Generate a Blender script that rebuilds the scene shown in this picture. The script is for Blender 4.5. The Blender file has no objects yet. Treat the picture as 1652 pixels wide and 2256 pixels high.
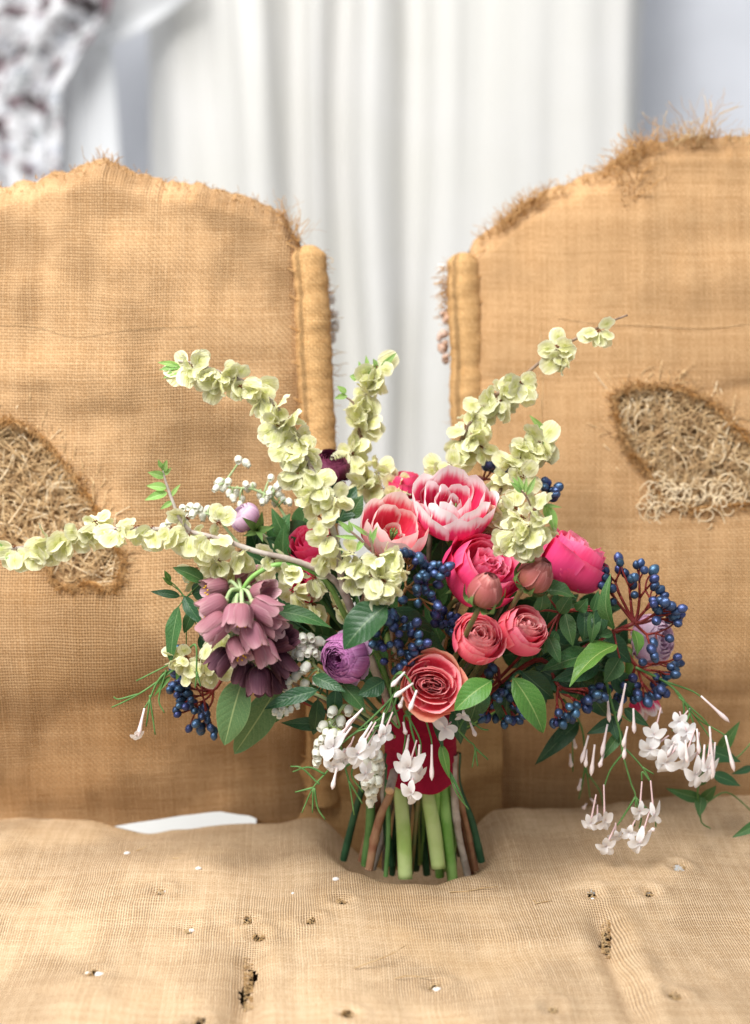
import bpy, math, random
from mathutils import Vector, Matrix, noise

# ------------------------------------------------------------------ camera, world, light
scene = bpy.context.scene
PITCH = math.radians(10.0)
CAM = Vector((0.0, -1.30, 0.584))
FOCAL, SENSOR = 80.0, 41.5
cd = bpy.data.cameras.new('camera')
cd.lens = FOCAL; cd.sensor_width = SENSOR; cd.sensor_fit = 'HORIZONTAL'
cd.clip_start = 0.02; cd.clip_end = 50
cd.dof.use_dof = True; cd.dof.focus_distance = 1.275; cd.dof.aperture_fstop = 4.0
cam = bpy.data.objects.new('camera', cd); scene.collection.objects.link(cam)
cam.location = CAM; cam.rotation_euler = (math.pi/2 - PITCH, 0, 0)
scene.camera = cam

world = bpy.data.worlds.new('World'); scene.world = world; world.use_nodes = True
bg = world.node_tree.nodes['Background']
bg.inputs[0].default_value = (0.93, 0.96, 1.0, 1); bg.inputs[1].default_value = 0.48

def area(name, loc, target, size, power, col=(1, 1, 1)):
    ld = bpy.data.lights.new(name, 'AREA'); ld.shape = 'SQUARE'; ld.size = size; ld.energy = power; ld.color = col
    o = bpy.data.objects.new(name, ld); scene.collection.objects.link(o)
    o.location = loc
    o.rotation_euler = (Vector(target) - Vector(loc)).to_track_quat('-Z', 'Y').to_euler()
    return o
area('window_light', (-0.75, -1.0, 2.0), (0, 0.02, 0.2), 1.2, 92, (1.0, 0.985, 0.955))
area('curtain_light', (-0.65, 0.75, 2.5), (-0.05, 2.4, 0.8), 1.3, 38, (1.0, 0.985, 0.96))  # unseen lamp added to brighten the curtains

vs = scene.view_settings
vs.view_transform = 'Standard'; vs.look = 'None'; vs.gamma = 1.0; vs.use_curve_mapping = False
vs.exposure = 0.08
scene.cycles.use_denoising = True
scene.cycles.max_bounces = 7; scene.cycles.transparent_max_bounces = 8
scene.cycles.caustics_reflective = False; scene.cycles.caustics_refractive = False

# ------------------------------------------------------------------ photograph to place
FWD = Vector((0, math.cos(PITCH), -math.sin(PITCH))); UP = Vector((0, math.sin(PITCH), math.cos(PITCH)))
KPX = (SENSOR/2/FOCAL)/826.0
def ray(px, py):
    return FWD + Vector((1, 0, 0))*((px-826)*KPX) - UP*((py-1127.7)*KPX)
def P(px, py, y=0.0):
    r = ray(px, py); return CAM + r*((y-CAM.y)/r.y)
def PZ(px, py, z=0.0):
    r = ray(px, py); return CAM + r*((z-CAM.z)/r.z)
def S(px, y=0.0):
    return px*KPX*(y-CAM.y+0.03)*1.01
TOCAM = Vector((0, -1, 0.2)).normalized()
R = random.Random(7)

# ------------------------------------------------------------------ objects
COL = scene.collection
WM = {}
def thing(name, label, cat, loc, group=None):
    o = bpy.data.objects.new(name, None); COL.objects.link(o)
    o.empty_display_size = 0.02; o.location = loc
    o['label'] = label; o['category'] = cat
    if group: o['group'] = group
    WM[o] = Matrix.Translation(Vector(loc))
    return o
def add(name, me, parent=None, M=None, mat=None, label=None, kind=None):
    o = bpy.data.objects.new(name, me); COL.objects.link(o)
    M = M.copy() if M is not None else Matrix.Identity(4)
    if mat is not None and not me.materials: me.materials.append(mat)
    if parent is not None:
        o.parent = parent; o.matrix_basis = WM[parent].inverted() @ M
    else:
        o.matrix_basis = M
    WM[o] = M
    if label: o['label'] = label
    if kind: o['kind'] = kind
    return o
def mesh(name, v, f, mat=None, uv=None, smooth=True):
    me = bpy.data.meshes.new(name)
    me.from_pydata([tuple(p) for p in v], [], f)
    if smooth: me.polygons.foreach_set('use_smooth', [True]*len(me.polygons))
    if uv is not None:
        l = me.uv_layers.new(name='UVMap')
        idx = [0]*len(me.loops); me.loops.foreach_get('vertex_index', idx)
        flat = []
        for i in idx: flat += [uv[i][0], uv[i][1]]
        l.data.foreach_set('uv', flat)
    if mat: me.materials.append(mat)
    return me
class MB:
    def __init__(s): s.v = []; s.f = []; s.u = []
    def put(s, v, f, u=None):
        n = len(s.v); s.v += v; s.f += [tuple(i+n for i in q) for q in f]
        s.u += u if u else [(0.5, 0.5)]*len(v)
    def mesh(s, name, mat=None, smooth=True): return mesh(name, s.v, s.f, mat, s.u, smooth)
def catmull(pts, n=6):
    if len(pts) < 3:
        a, b = pts; return [a.lerp(b, i/n) for i in range(n+1)]
    out = []
    P_ = [pts[0]*2-pts[1]] + list(pts) + [pts[-1]*2-pts[-2]]
    for i in range(1, len(P_)-2):
        p0, p1, p2, p3 = P_[i-1:i+3]
        for k in range(n):
            t = k/n
            out.append(0.5*((2*p1)+(p2-p0)*t+(2*p0-5*p1+4*p2-p3)*t*t+(3*p1-p0-3*p2+p3)*t**3))
    out.append(pts[-1].copy())
    return out
def tube_data(pts, r0, r1=None, sides=6, cap=True, rfun=None, ulen=None):
    r1 = r0 if r1 is None else r1
    n = len(pts); v = []; f = []; u = []
    t = (pts[1]-pts[0]).normalized()
    a = t.orthogonal().normalized(); L = 0
    for i, p in enumerate(pts):
        t2 = (pts[min(i+1, n-1)]-pts[max(i-1, 0)])
        t2 = t2.normalized() if t2.length > 1e-9 else t
        a = (a - t2*a.dot(t2)); a = a.normalized() if a.length > 1e-6 else t2.orthogonal().normalized()
        b = t2.cross(a); w = i/(n-1)
        r = r0+(r1-r0)*w
        if rfun: r *= rfun(w)
        if i: L += (p-pts[i-1]).length
        for k in range(sides):
            an = 2*math.pi*k/sides
            v.append(p + a*(math.cos(an)*r) + b*(math.sin(an)*r)); u.append((k/sides, L if ulen else w))
        t = t2
    for i in range(n-1):
        for k in range(sides):
            k2 = (k+1) % sides
            f.append((i*sides+k, i*sides+k2, (i+1)*sides+k2, (i+1)*sides+k))
    if cap:
        f.append(tuple(range(sides))[::-1]); f.append(tuple((n-1)*sides+k for k in range(sides)))
    return v, f, u
def tube(mb, pts, r0, r1=None, sides=6, smooth=5, **k):
    if smooth and len(pts) > 2: pts = catmull(pts, smooth)
    mb.put(*tube_data(pts, r0, r1, sides, **k))
def frame(loc, zdir, hint=None, roll=0.0):
    z = zdir.normalized(); h = hint if hint is not None else Vector((0.3, -0.9, 0.2))
    x = h - z*h.dot(z)
    x = x.normalized() if x.length > 1e-4 else z.orthogonal().normalized()
    y = z.cross(x)
    M = Matrix(((x.x, y.x, z.x), (x.y, y.y, z.y), (x.z, y.z, z.z))).to_4x4()
    M = M @ Matrix.Rotation(roll, 4, 'Z'); M.translation = loc
    return M
def leafframe(base, tip, n):
    y = (tip-base).normalized(); z = (n - y*n.dot(y)).normalized(); x = y.cross(z)
    M = Matrix(((x.x, y.x, z.x), (x.y, y.y, z.y), (x.z, y.z, z.z))).to_4x4(); M.translation = base
    return M
def sm(a, b, x):
    t = min(1, max(0, (x-a)/(b-a))); return t*t*(3-2*t)
def lerpt(tab, x):
    if x <= tab[0][0]: return tab[0][1]
    for (a, va), (b, vb) in zip(tab, tab[1:]):
        if x <= b: return va+(vb-va)*((x-a)/(b-a))
    return tab[-1][1]
def inpoly(x, y, poly):
    c = False; j = len(poly)-1
    for i in range(len(poly)):
        xi, yi = poly[i]; xj, yj = poly[j]
        if (yi > y) != (yj > y) and x < (xj-xi)*(y-yi)/(yj-yi)+xi: c = not c
        j = i
    return c
def nz(x, y, z=0.0): return noise.noise(Vector((x, y, z)))

# ------------------------------------------------------------------ materials
class NT:
    def __init__(s, name):
        m = bpy.data.materials.new(name); m.use_nodes = True; s.m = m; s.t = m.node_tree
        s.b = s.t.nodes['Principled BSDF']; s.out = s.t.nodes['Material Output']
    def n(s, ty, **kw):
        nd = s.t.nodes.new(ty)
        for k, v in kw.items(): setattr(nd, k, v)
        return nd
    def l(s, a, b): s.t.links.new(a, b)
    def setin(s, sock, v):
        if hasattr(v, 'is_output'): s.l(v, sock)
        elif isinstance(v, tuple) and len(v) == 3 and sock.type == 'RGBA': sock.default_value = (*v, 1)
        else: sock.default_value = v
    def math(s, op, a, b=None, c=None):
        nd = s.n('ShaderNodeMath', operation=op)
        for i, q in enumerate((a, b, c)):
            if q is not None: s.setin(nd.inputs[i], q)
        return nd.outputs[0]
    def mix(s, f, a, b, mode='MIX'):
        nd = s.n('ShaderNodeMix', data_type='RGBA', blend_type=mode)
        s.setin(nd.inputs[0], f); s.setin(nd.inputs[6], a); s.setin(nd.inputs[7], b)
        return nd.outputs[2]
    def ss(s, x, a, b):
        nd = s.n('ShaderNodeMapRange', interpolation_type='SMOOTHSTEP')
        s.setin(nd.inputs[0], x); s.setin(nd.inputs[1], a); s.setin(nd.inputs[2], b)
        return nd.outputs[0]
    def noise(s, vec, scale, detail=3, rough=0.5):
        nd = s.n('ShaderNodeTexNoise'); nd.inputs['Scale'].default_value = scale
        nd.inputs['Detail'].default_value = detail; nd.inputs['Roughness'].default_value = rough
        if vec is not None: s.l(vec, nd.inputs['Vector'])
        return nd
    def uv(s): return s.n('ShaderNodeTexCoord').outputs['UV']
    def objc(s): return s.n('ShaderNodeTexCoord').outputs['Object']
    def sep(s, v):
        nd = s.n('ShaderNodeSeparateXYZ'); s.l(v, nd.inputs[0]); return nd.outputs
    def comb(s, x, y, z=0.0):
        nd = s.n('ShaderNodeCombineXYZ')
        for i, q in enumerate((x, y, z)): s.setin(nd.inputs[i], q)
        return nd.outputs[0]
    def rand(s): return s.n('ShaderNodeObjectInfo').outputs['Random']
    def bump(s, h, strength, dist):
        nd = s.n('ShaderNodeBump'); nd.inputs['Strength'].default_value = strength; nd.inputs['Distance'].default_value = dist
        s.l(h, nd.inputs['Height']); s.l(nd.outputs[0], s.b.inputs['Normal']); return nd.outputs[0]
    def trans(s, col, f, normal=None):
        tr = s.n('ShaderNodeBsdfTranslucent'); s.setin(tr.inputs[0], col)
        mx = s.n('ShaderNodeMixShader'); mx.inputs[0].default_value = f
        s.l(s.b.outputs[0], mx.inputs[1]); s.l(tr.outputs[0], mx.inputs[2]); s.l(mx.outputs[0], s.out.inputs[0])
    def hsvvar(s, col, dv=0.3, dh=0.03):
        r = s.rand()
        h = s.n('ShaderNodeHueSaturation')
        s.setin(h.inputs['Color'], col)
        s.setin(h.inputs['Value'], s.math('MULTIPLY_ADD', r, dv, 1-dv/2))
        r2 = s.math('FRACT', s.math('MULTIPLY', r, 7.31))
        s.setin(h.inputs['Hue'], s.math('MULTIPLY_ADD', r2, dh, 0.5-dh/2))
        return h.outputs[0]

def burlap(name, T, base, light, dark, open_=0.5, stain=(0.42, 0.22, 0.08), bump=0.9):
    q = NT(name); uv = q.uv()
    d1 = q.noise(uv, 45, 2); d2 = q.noise(uv, 7, 2)
    a1 = q.n('ShaderNodeVectorMath', operation='MULTIPLY_ADD'); q.l(d1.outputs['Color'], a1.inputs[0]); a1.inputs[1].default_value = (0.0022,)*3; q.l(uv, a1.inputs[2])
    a2 = q.n('ShaderNodeVectorMath', operation='MULTIPLY_ADD'); q.l(d2.outputs['Color'], a2.inputs[0]); a2.inputs[1].default_value = (0.012,)*3; q.l(a1.outputs[0], a2.inputs[2])
    sx = q.sep(a2.outputs[0])
    x = q.math('DIVIDE', sx[0], T); y = q.math('DIVIDE', sx[1], T*1.08)
    A = q.math('ABSOLUTE', q.math('SINE', q.math('MULTIPLY', x, math.pi)))
    B = q.math('ABSOLUTE', q.math('SINE', q.math('MULTIPLY', y, math.pi)))
    fx = q.math('FLOOR', x); fy = q.math('FLOOR', y)
    w1 = q.n('ShaderNodeTexWhiteNoise', noise_dimensions='1D'); q.l(fx, w1.inputs['W'])
    w2 = q.n('ShaderNodeTexWhiteNoise', noise_dimensions='1D'); q.l(q.math('ADD', fy, 311.7), w2.inputs['W'])
    sl1 = q.noise(q.comb(q.math('MULTIPLY', fx, 3.7), q.math('MULTIPLY', y, 0.22)), 1.0, 2).outputs[0]
    sl2 = q.noise(q.comb(q.math('MULTIPLY', x, 0.22), q.math('MULTIPLY', fy, 3.7)), 1.0, 2).outputs[0]
    chk = q.math('MULTIPLY_ADD', q.math('MODULO', q.math('ABSOLUTE', q.math('ADD', fx, fy)), 2.0), 0.5, -0.25)
    hA = q.math('ADD', q.math('ADD', A, chk), q.math('MULTIPLY', sl1, 0.5))
    hB = q.math('SUBTRACT', q.math('ADD', B, q.math('MULTIPLY', sl2, 0.5)), chk)
    H = q.math('MAXIMUM', hA, hB); top = q.ss(q.math('SUBTRACT', hA, hB), -0.15, 0.15)
    tone = q.mix(top, q.math('ADD', q.math('MULTIPLY', w2.outputs[0], .5), sl2), q.math('ADD', q.math('MULTIPLY', w1.outputs[0], .5), sl1))
    big = q.noise(uv, 9, 4).outputs[0]; med = q.noise(uv, 38, 3).outputs[0]; wear = q.noise(uv, 3.2, 3, .6).outputs[0]
    opn = q.math('MULTIPLY', q.ss(big, 0.28, 0.58), open_)
    gap = q.ss(q.math('MAXIMUM', A, B), q.math('MULTIPLY', opn, 0.45), q.math('MULTIPLY_ADD', opn, 0.95, 0.12))
    c = q.mix(q.ss(tone, 0.0, 1.4), base, light)
    c = q.mix(q.math('MULTIPLY', q.ss(med, 0.52, 0.75), 0.5), c, light)
    c = q.mix(q.math('MULTIPLY', q.ss(wear, 0.52, 0.78), 0.55), c, stain)
    c = q.mix(gap, dark, c)
    q.l(c, q.b.inputs['Base Color']); q.b.inputs['Roughness'].default_value = 0.95
    q.b.inputs['Specular IOR Level'].default_value = 0.12
    hh = q.math('ADD', q.math('MULTIPLY', H, gap), q.math('MULTIPLY', med, 1.2))
    q.bump(hh, bump, T*0.28)
    return q.m

def plain(name, col, rough=0.6, var=0.0, noise_amt=0.0, nscale=60, col2=None, spec=0.3, trans=0.0, bump=0.0, bdist=0.001, metallic=0.0):
    q = NT(name); c = col
    if col2 is not None or noise_amt:
        nf = q.noise(q.objc(), nscale, 4).outputs[0]
        c = q.mix(q.ss(nf, 0.35, 0.65), col, col2 if col2 is not None else tuple(k*(1-noise_amt) for k in col))
        if bump: q.bump(nf, bump, bdist)
    if var: c = q.hsvvar(c, var)
    q.setin(q.b.inputs['Base Color'], c)
    q.b.inputs['Roughness'].default_value = rough; q.b.inputs['Specular IOR Level'].default_value = spec
    q.b.inputs['Metallic'].default_value = metallic
    if trans: q.trans(c, trans)
    return q.m

def leafmat(name, dark, light, rib, rough=0.38, trans=0.18, veins=9.0):
    q = NT(name); sp = q.sep(q.uv())
    au = q.math('ABSOLUTE', q.math('MULTIPLY_ADD', sp[0], 2.0, -1.0))
    nf = q.noise(q.objc(), 55, 4).outputs[0]
    c = q.mix(q.ss(nf, 0.3, 0.72), dark, light)
    vv = q.math('SUBTRACT', q.math('MULTIPLY', sp[1], veins), q.math('MULTIPLY', au, 2.2))
    sv = q.math('ABSOLUTE', q.math('SINE', q.math('MULTIPLY', vv, math.pi)))
    vein = q.math('SUBTRACT', 1.0, q.ss(sv, 0.0, 0.22))
    c = q.mix(q.math('MULTIPLY', vein, 0.22), c, rib)
    c = q.mix(q.math('SUBTRACT', 1.0, q.ss(au, 0.02, 0.07)), c, rib)
    c = q.mix(q.math('MULTIPLY', q.ss(au, 0.93, 1.0), 0.35), c, rib)
    c = q.hsvvar(c, 0.35, 0.02)
    g = q.n('ShaderNodeNewGeometry').outputs['Backfacing']
    c = q.mix(q.math('MULTIPLY', g, 0.45), c, tuple(min(1, k*1.5+0.05) for k in light))
    q.l(c, q.b.inputs['Base Color']); q.b.inputs['Roughness'].default_value = rough
    q.b.inputs['Specular IOR Level'].default_value = 0.4
    q.bump(q.math('ADD', q.math('MULTIPLY', sv, 0.6), nf), 0.35, 0.0008)
    q.trans(c, trans)
    return q.m

def petalmat(name, base, mid, edge, e0=0.55, e1=1.0, streak=0.25, sscale=16, rough=0.55, trans=0.28, back=None, var=0.15, basecol=None, sidew=1.0, bmp=0.3):
    q = NT(name); sp = q.sep(q.uv())
    au = q.math('ABSOLUTE', q.math('MULTIPLY_ADD', sp[0], 2.0, -1.0))
    st = q.noise(q.comb(q.math('MULTIPLY', sp[0], sscale), q.math('MULTIPLY', sp[1], 1.6), q.math('MULTIPLY', q.rand(), 30)), 1.0, 3).outputs[0]
    e = q.math('MAXIMUM', q.math('MULTIPLY', q.math('POWER', au, 2.2), sidew), sp[1])
    e = q.math('ADD', e, q.math('MULTIPLY_ADD', st, streak*1.6, -streak*0.8))
    c = q.mix(q.ss(e, 0.1, e0), base, mid)
    c = q.mix(q.ss(e, e0, e1), c, edge)
    c = q.mix(q.math('MULTIPLY', q.ss(st, 0.5, 0.8), streak), c, edge)
    c = q.mix(q.math('MULTIPLY', q.ss(st, 0.5, 0.2), streak), c, base)
    if basecol is not None: c = q.mix(q.ss(sp[1], 0.22, 0.02), c, basecol)
    if back is not None:
        g = q.n('ShaderNodeNewGeometry').outputs['Backfacing']
        c = q.mix(q.math('MULTIPLY', g, 0.6), c, back)
    if var: c = q.hsvvar(c, var, 0.012)
    q.l(c, q.b.inputs['Base Color']); q.b.inputs['Roughness'].default_value = rough
    q.b.inputs['Specular IOR Level'].default_value = 0.22
    q.bump(st, bmp, 0.0012)
    q.trans(c, trans)
    return q.m

M = {}
M['back_l'] = burlap('burlap_back_left', 0.0027, (0.385, 0.217, 0.097), (0.59, 0.378, 0.203), (0.09, 0.042, 0.012), 1.0)
M['back_r'] = burlap('burlap_back_right', 0.0026, (0.378, 0.210, 0.091), (0.575, 0.360, 0.186), (0.15, 0.08, 0.03), 0.66)
M['seat'] = burlap('burlap_seat', 0.0022, (0.445, 0.293, 0.160), (0.69, 0.515, 0.338), (0.10, 0.05, 0.02), 0.88, stain=(0.50, 0.31, 0.14))
M['roll'] = burlap('burlap_roll', 0.0026, (0.40, 0.22, 0.085), (0.60, 0.37, 0.17), (0.18, 0.09, 0.03), 0.55, stain=(0.34, 0.16, 0.05))
M['fray'] = plain('jute_fray', (0.46, 0.235, 0.08), 0.9, col2=(0.60, 0.37, 0.17), nscale=90, spec=0.1, trans=0.15)
M['fray_pale'] = plain('jute_fray_pale', (0.66, 0.48, 0.27), 0.9, col2=(0.52, 0.33, 0.15), nscale=90, spec=0.1, trans=0.15)
M['straw'] = plain('straw', (0.70, 0.50, 0.27), 0.6, col2=(0.46, 0.29, 0.14), nscale=70, spec=0.3)
M['straw_pale'] = plain('straw_pale', (0.85, 0.70, 0.48), 0.55, col2=(0.72, 0.54, 0.32), nscale=70, spec=0.35)
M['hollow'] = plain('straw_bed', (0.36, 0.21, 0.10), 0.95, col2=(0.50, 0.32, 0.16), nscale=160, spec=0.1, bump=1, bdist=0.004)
M['under'] = plain('dark_wood_frame', (0.085, 0.048, 0.025), 0.8, noise_amt=0.4, nscale=40)
M['cotton'] = plain('cotton_wadding', (0.80, 0.78, 0.76), 0.95, col2=(0.66, 0.63, 0.61), nscale=120, spec=0.1, bump=1, bdist=0.003)
M['wad'] = plain('thin_worn_wadding', (0.70, 0.50, 0.31), 0.95, col2=(0.60, 0.37, 0.18), nscale=55, spec=0.1, bump=1, bdist=0.002)
M['wool'] = plain('dusty_wool_wadding', (0.42, 0.25, 0.16), 0.95, col2=(0.55, 0.40, 0.33), nscale=80, spec=0.1, bump=1, bdist=0.004)
M['red_thread'] = plain('red_scrap', (0.55, 0.10, 0.07), 0.9, noise_amt=0.3)
def clothmat(name, a, b, trans=0.12):
    q = NT(name); uv = q.uv(); nf = q.noise(uv, 3.0, 4).outputs[0]; wv = q.noise(uv, 900, 2).outputs[0]
    c = q.mix(q.ss(nf, 0.3, 0.7), a, b); q.l(c, q.b.inputs['Base Color']); q.b.inputs['Roughness'].default_value = 0.85
    q.b.inputs['Specular IOR Level'].default_value = 0.15
    q.bump(wv, 0.2, 0.001); q.trans(c, trans); return q.m
M['curtain'] = clothmat('cream_curtain', (0.73, 0.72, 0.685), (0.76, 0.75, 0.73))
M['drape'] = clothmat('white_drape', (0.80, 0.82, 0.84), (0.82, 0.83, 0.85))
M['wall'] = plain('blue_grey_wall', (0.80, 0.82, 0.88), 0.9, noise_amt=0.08, nscale=4)
M['floor'] = plain('pale_floor', (0.74, 0.73, 0.70), 0.7, noise_amt=0.12, nscale=5)
def printmat():
    q = NT('floral_print'); uv = q.uv(); sp = q.sep(uv)
    n1 = q.noise(uv, 12, 4, .6); n2 = q.noise(uv, 18, 3, .6); n3 = q.noise(uv, 22, 2)
    dens = q.ss(sp[1], 0.66, 0.92)
    th = q.math('MULTIPLY_ADD', dens, -0.08, 0.52)
    c = q.mix(q.ss(n3.outputs[0], 0.55, 0.68), (0.78, 0.78, 0.80), (0.50, 0.53, 0.60))
    k1 = q.ss(q.math('SUBTRACT', n1.outputs[0], th), 0.0, 0.05)
    c = q.mix(k1, c, q.mix(q.ss(n2.outputs[0], 0.45, 0.58), (0.06, 0.05, 0.05), (0.30, 0.17, 0.20)))
    v = q.n('ShaderNodeTexVoronoi', feature='DISTANCE_TO_EDGE'); v.inputs['Scale'].default_value = 5.0
    a = q.n('ShaderNodeVectorMath', operation='MULTIPLY_ADD'); q.l(n1.outputs['Color'], a.inputs[0]); a.inputs[1].default_value = (.35, .35, .35); q.l(uv, a.inputs[2]); q.l(a.outputs[0], v.inputs['Vector'])
    line = q.math('MULTIPLY', q.ss(v.outputs[0], 0.055, 0.02), q.ss(n2.outputs[0], 0.40, 0.56))
    c = q.mix(q.math('MULTIPLY', line, 0.85), c, (0.16, 0.19, 0.20))
    q.l(c, q.b.inputs['Base Color']); q.b.inputs['Roughness'].default_value = 0.9; q.trans(c, 0.1); return q.m
M['print'] = printmat()

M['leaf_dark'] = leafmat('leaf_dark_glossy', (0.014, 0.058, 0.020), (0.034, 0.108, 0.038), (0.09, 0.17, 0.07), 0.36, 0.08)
M['leaf_mid'] = leafmat('leaf_mid', (0.034, 0.115, 0.030), (0.080, 0.190, 0.055), (0.17, 0.27, 0.11), 0.45, 0.15)
M['leaf_soft'] = leafmat('leaf_soft', (0.085, 0.165, 0.060), (0.125, 0.215, 0.080), (0.28, 0.36, 0.15), 0.55, 0.18)
M['leaf_bright'] = leafmat('leaf_bright', (0.075, 0.215, 0.035), (0.135, 0.290, 0.055), (0.30, 0.42, 0.13), 0.40, 0.25)
M['leaf_young'] = leafmat('leaf_young_elm', (0.20, 0.40, 0.085), (0.33, 0.52, 0.15), (0.50, 0.64, 0.30), 0.45, 0.35, 12)
M['rose_hot'] = petalmat('petal_hot_pink', (0.56, 0.006, 0.075), (0.82, 0.034, 0.170), (0.92, 0.24, 0.39), 0.70, 1.10, 0.22, back=(0.85, 0.085, 0.24))
M['rose_coral'] = petalmat('petal_coral_pink', (0.82, 0.030, 0.105), (0.93, 0.115, 0.215), (0.97, 0.50, 0.52), 0.62, 1.02, 0.14, back=(0.92, 0.16, 0.24))
M['rose_salmon'] = petalmat('petal_salmon_pink', (0.88, 0.075, 0.14), (0.94, 0.17, 0.25), (0.97, 0.48, 0.48), 0.62, 1.06, 0.14, back=(0.90, 0.30, 0.28))
M['rose_pale_lit'] = petalmat('petal_pale_pink_lit_heart', (0.90, 0.13, 0.20), (0.95, 0.26, 0.32), (0.97, 0.62, 0.60), 0.60, 1.02, 0.16, trans=0.42, back=(0.94, 0.36, 0.38))  # pale pink hearts, with light falling on them painted into the colour
M['rose_hot_heart'] = petalmat('petal_hot_pink_heart', (0.70, 0.02, 0.12), (0.88, 0.08, 0.24), (0.95, 0.38, 0.50), 0.62, 1.05, 0.2, trans=0.36, back=(0.90, 0.18, 0.34))
M['rose_guard'] = petalmat('petal_faded_salmon', (0.82, 0.15, 0.15), (0.86, 0.26, 0.21), (0.80, 0.38, 0.26), 0.6, 1.05, 0.25, back=(0.78, 0.30, 0.21))
M['rose_bud'] = petalmat('petal_dusky_bud', (0.28, 0.095, 0.06), (0.35, 0.09, 0.085), (0.55, 0.22, 0.20), 0.78, 1.05, 0.45, 8, trans=0.12, basecol=(0.42, 0.27, 0.14))
M['tulip'] = petalmat('petal_tulip', (0.80, 0.02, 0.10), (0.83, 0.06, 0.19), (0.95, 0.88, 0.88), 0.72, 0.92, 0.16, 14, trans=0.25, sidew=1.0)
M['tulip_red'] = petalmat('petal_tulip_warm', (0.74, 0.02, 0.07), (0.86, 0.085, 0.17), (0.95, 0.84, 0.79), 0.66, 0.93, 0.18, 14, trans=0.25, back=(0.93, 0.60, 0.60))
M['ranunculus'] = petalmat('petal_ranunculus', (0.17, 0.025, 0.11), (0.31, 0.065, 0.235), (0.62, 0.31, 0.55), 0.72, 1.08, 0.70, 26, trans=0.2, back=(0.48, 0.17, 0.40), var=0.25, bmp=0.7)
M['ranunculus_pale'] = petalmat('petal_ranunculus_pale', (0.55, 0.24, 0.48), (0.66, 0.36, 0.60), (0.82, 0.62, 0.80), 0.5, 1.0, 0.35, 22, trans=0.25, bmp=0.6)
M['burgundy'] = petalmat('petal_burgundy', (0.035, 0.004, 0.014), (0.085, 0.010, 0.032), (0.19, 0.04, 0.085), 0.6, 1.1, 0.25, trans=0.12)
M['mauve'] = petalmat('petal_pale_mauve', (0.50, 0.24, 0.42), (0.66, 0.40, 0.58), (0.80, 0.62, 0.75), 0.5, 1.0, 0.25, trans=0.3)
M['frit'] = petalmat('tepal_dusky_mauve', (0.40, 0.165, 0.215), (0.52, 0.265, 0.325), (0.72, 0.51, 0.52), 0.62, 1.02, 0.30, 18, trans=0.22, basecol=(0.36, 0.40, 0.20), back=(0.30, 0.09, 0.12), var=0.25, bmp=0.6)
M['frit_dark'] = petalmat('tepal_dark_plum', (0.045, 0.012, 0.026), (0.085, 0.026, 0.045), (0.17, 0.075, 0.095), 0.6, 1.1, 0.28, 18, trans=0.12, basecol=(0.14, 0.16, 0.09), var=0.35, bmp=0.6)
M['seed'] = petalmat('elm_seed', (0.55, 0.57, 0.19), (0.71, 0.71, 0.36), (0.85, 0.83, 0.60), 0.45, 1.05, 0.40, 14, rough=0.5, trans=0.36, var=0.42, bmp=0.9)
M['seed_nut'] = plain('elm_nutlet', (0.45, 0.47, 0.22), 0.6, var=0.2)
M['calyx'] = plain('elm_calyx_brown', (0.20, 0.065, 0.022), 0.8, noise_amt=0.4, nscale=300)
M['bark'] = plain('grey_brown_bark', (0.27, 0.19, 0.135), 0.8, col2=(0.16, 0.10, 0.065), nscale=140, bump=0.6, bdist=0.0006)
M['bark_pale'] = plain('pale_grey_bark', (0.46, 0.40, 0.35), 0.8, col2=(0.30, 0.24, 0.20), nscale=90, bump=0.5, bdist=0.0005)
M['bark_red'] = plain('red_brown_bark', (0.25, 0.10, 0.055), 0.6, col2=(0.36, 0.20, 0.11), nscale=70, bump=0.5, bdist=0.0005)
M['cutwood'] = plain('cut_wood', (0.72, 0.50, 0.32), 0.8, noise_amt=0.2)
M['stem_red'] = plain('red_stalk', (0.27, 0.035, 0.025), 0.45, col2=(0.17, 0.022, 0.02), nscale=90)
M['stem_tan'] = plain('tan_stalk', (0.30, 0.155, 0.055), 0.5, col2=(0.22, 0.09, 0.035), nscale=90)
M['stem_green'] = plain('green_stem', (0.075, 0.18, 0.045), 0.5, col2=(0.12, 0.25, 0.075), nscale=60)
M['stem_dark'] = plain('dark_green_stem', (0.018, 0.07, 0.032), 0.45, col2=(0.035, 0.11, 0.05), nscale=60)
M['stem_fat'] = plain('pale_green_tulip_stem', (0.36, 0.53, 0.14), 0.4, col2=(0.52, 0.65, 0.27), nscale=32, trans=0.1)
M['stem_mid'] = plain('mid_green_stem', (0.15, 0.34, 0.065), 0.42, col2=(0.26, 0.46, 0.13), nscale=40)
M['sepal'] = plain('green_sepal', (0.16, 0.25, 0.075), 0.5, col2=(0.10, 0.19, 0.05), nscale=120, trans=0.1)
M['rosestem'] = plain('olive_rose_stem', (0.16, 0.11, 0.04), 0.5, col2=(0.11, 0.12, 0.045), nscale=80)
M['yellow'] = plain('yellow_anther', (0.75, 0.45, 0.03), 0.7)
M['cap'] = plain('pale_green_nectary', (0.40, 0.47, 0.24), 0.5, col2=(0.45, 0.36, 0.26), nscale=150)
M['frit_stem'] = plain('sage_green_stalk', (0.42, 0.52, 0.28), 0.5, col2=(0.33, 0.45, 0.20), nscale=90)
M['pieris'] = plain('pieris_white', (0.90, 0.90, 0.84), 0.5, col2=(0.85, 0.86, 0.72), nscale=160, var=0.12, trans=0.22)
M['pieris_cap'] = plain('pieris_green_cap', (0.35, 0.42, 0.13), 0.6, var=0.2)
M['jas'] = petalmat('jasmine_white', (0.87, 0.80, 0.81), (0.90, 0.88, 0.88), (0.91, 0.90, 0.90), 0.3, 0.8, 0.08, trans=0.25, var=0.05)
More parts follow.
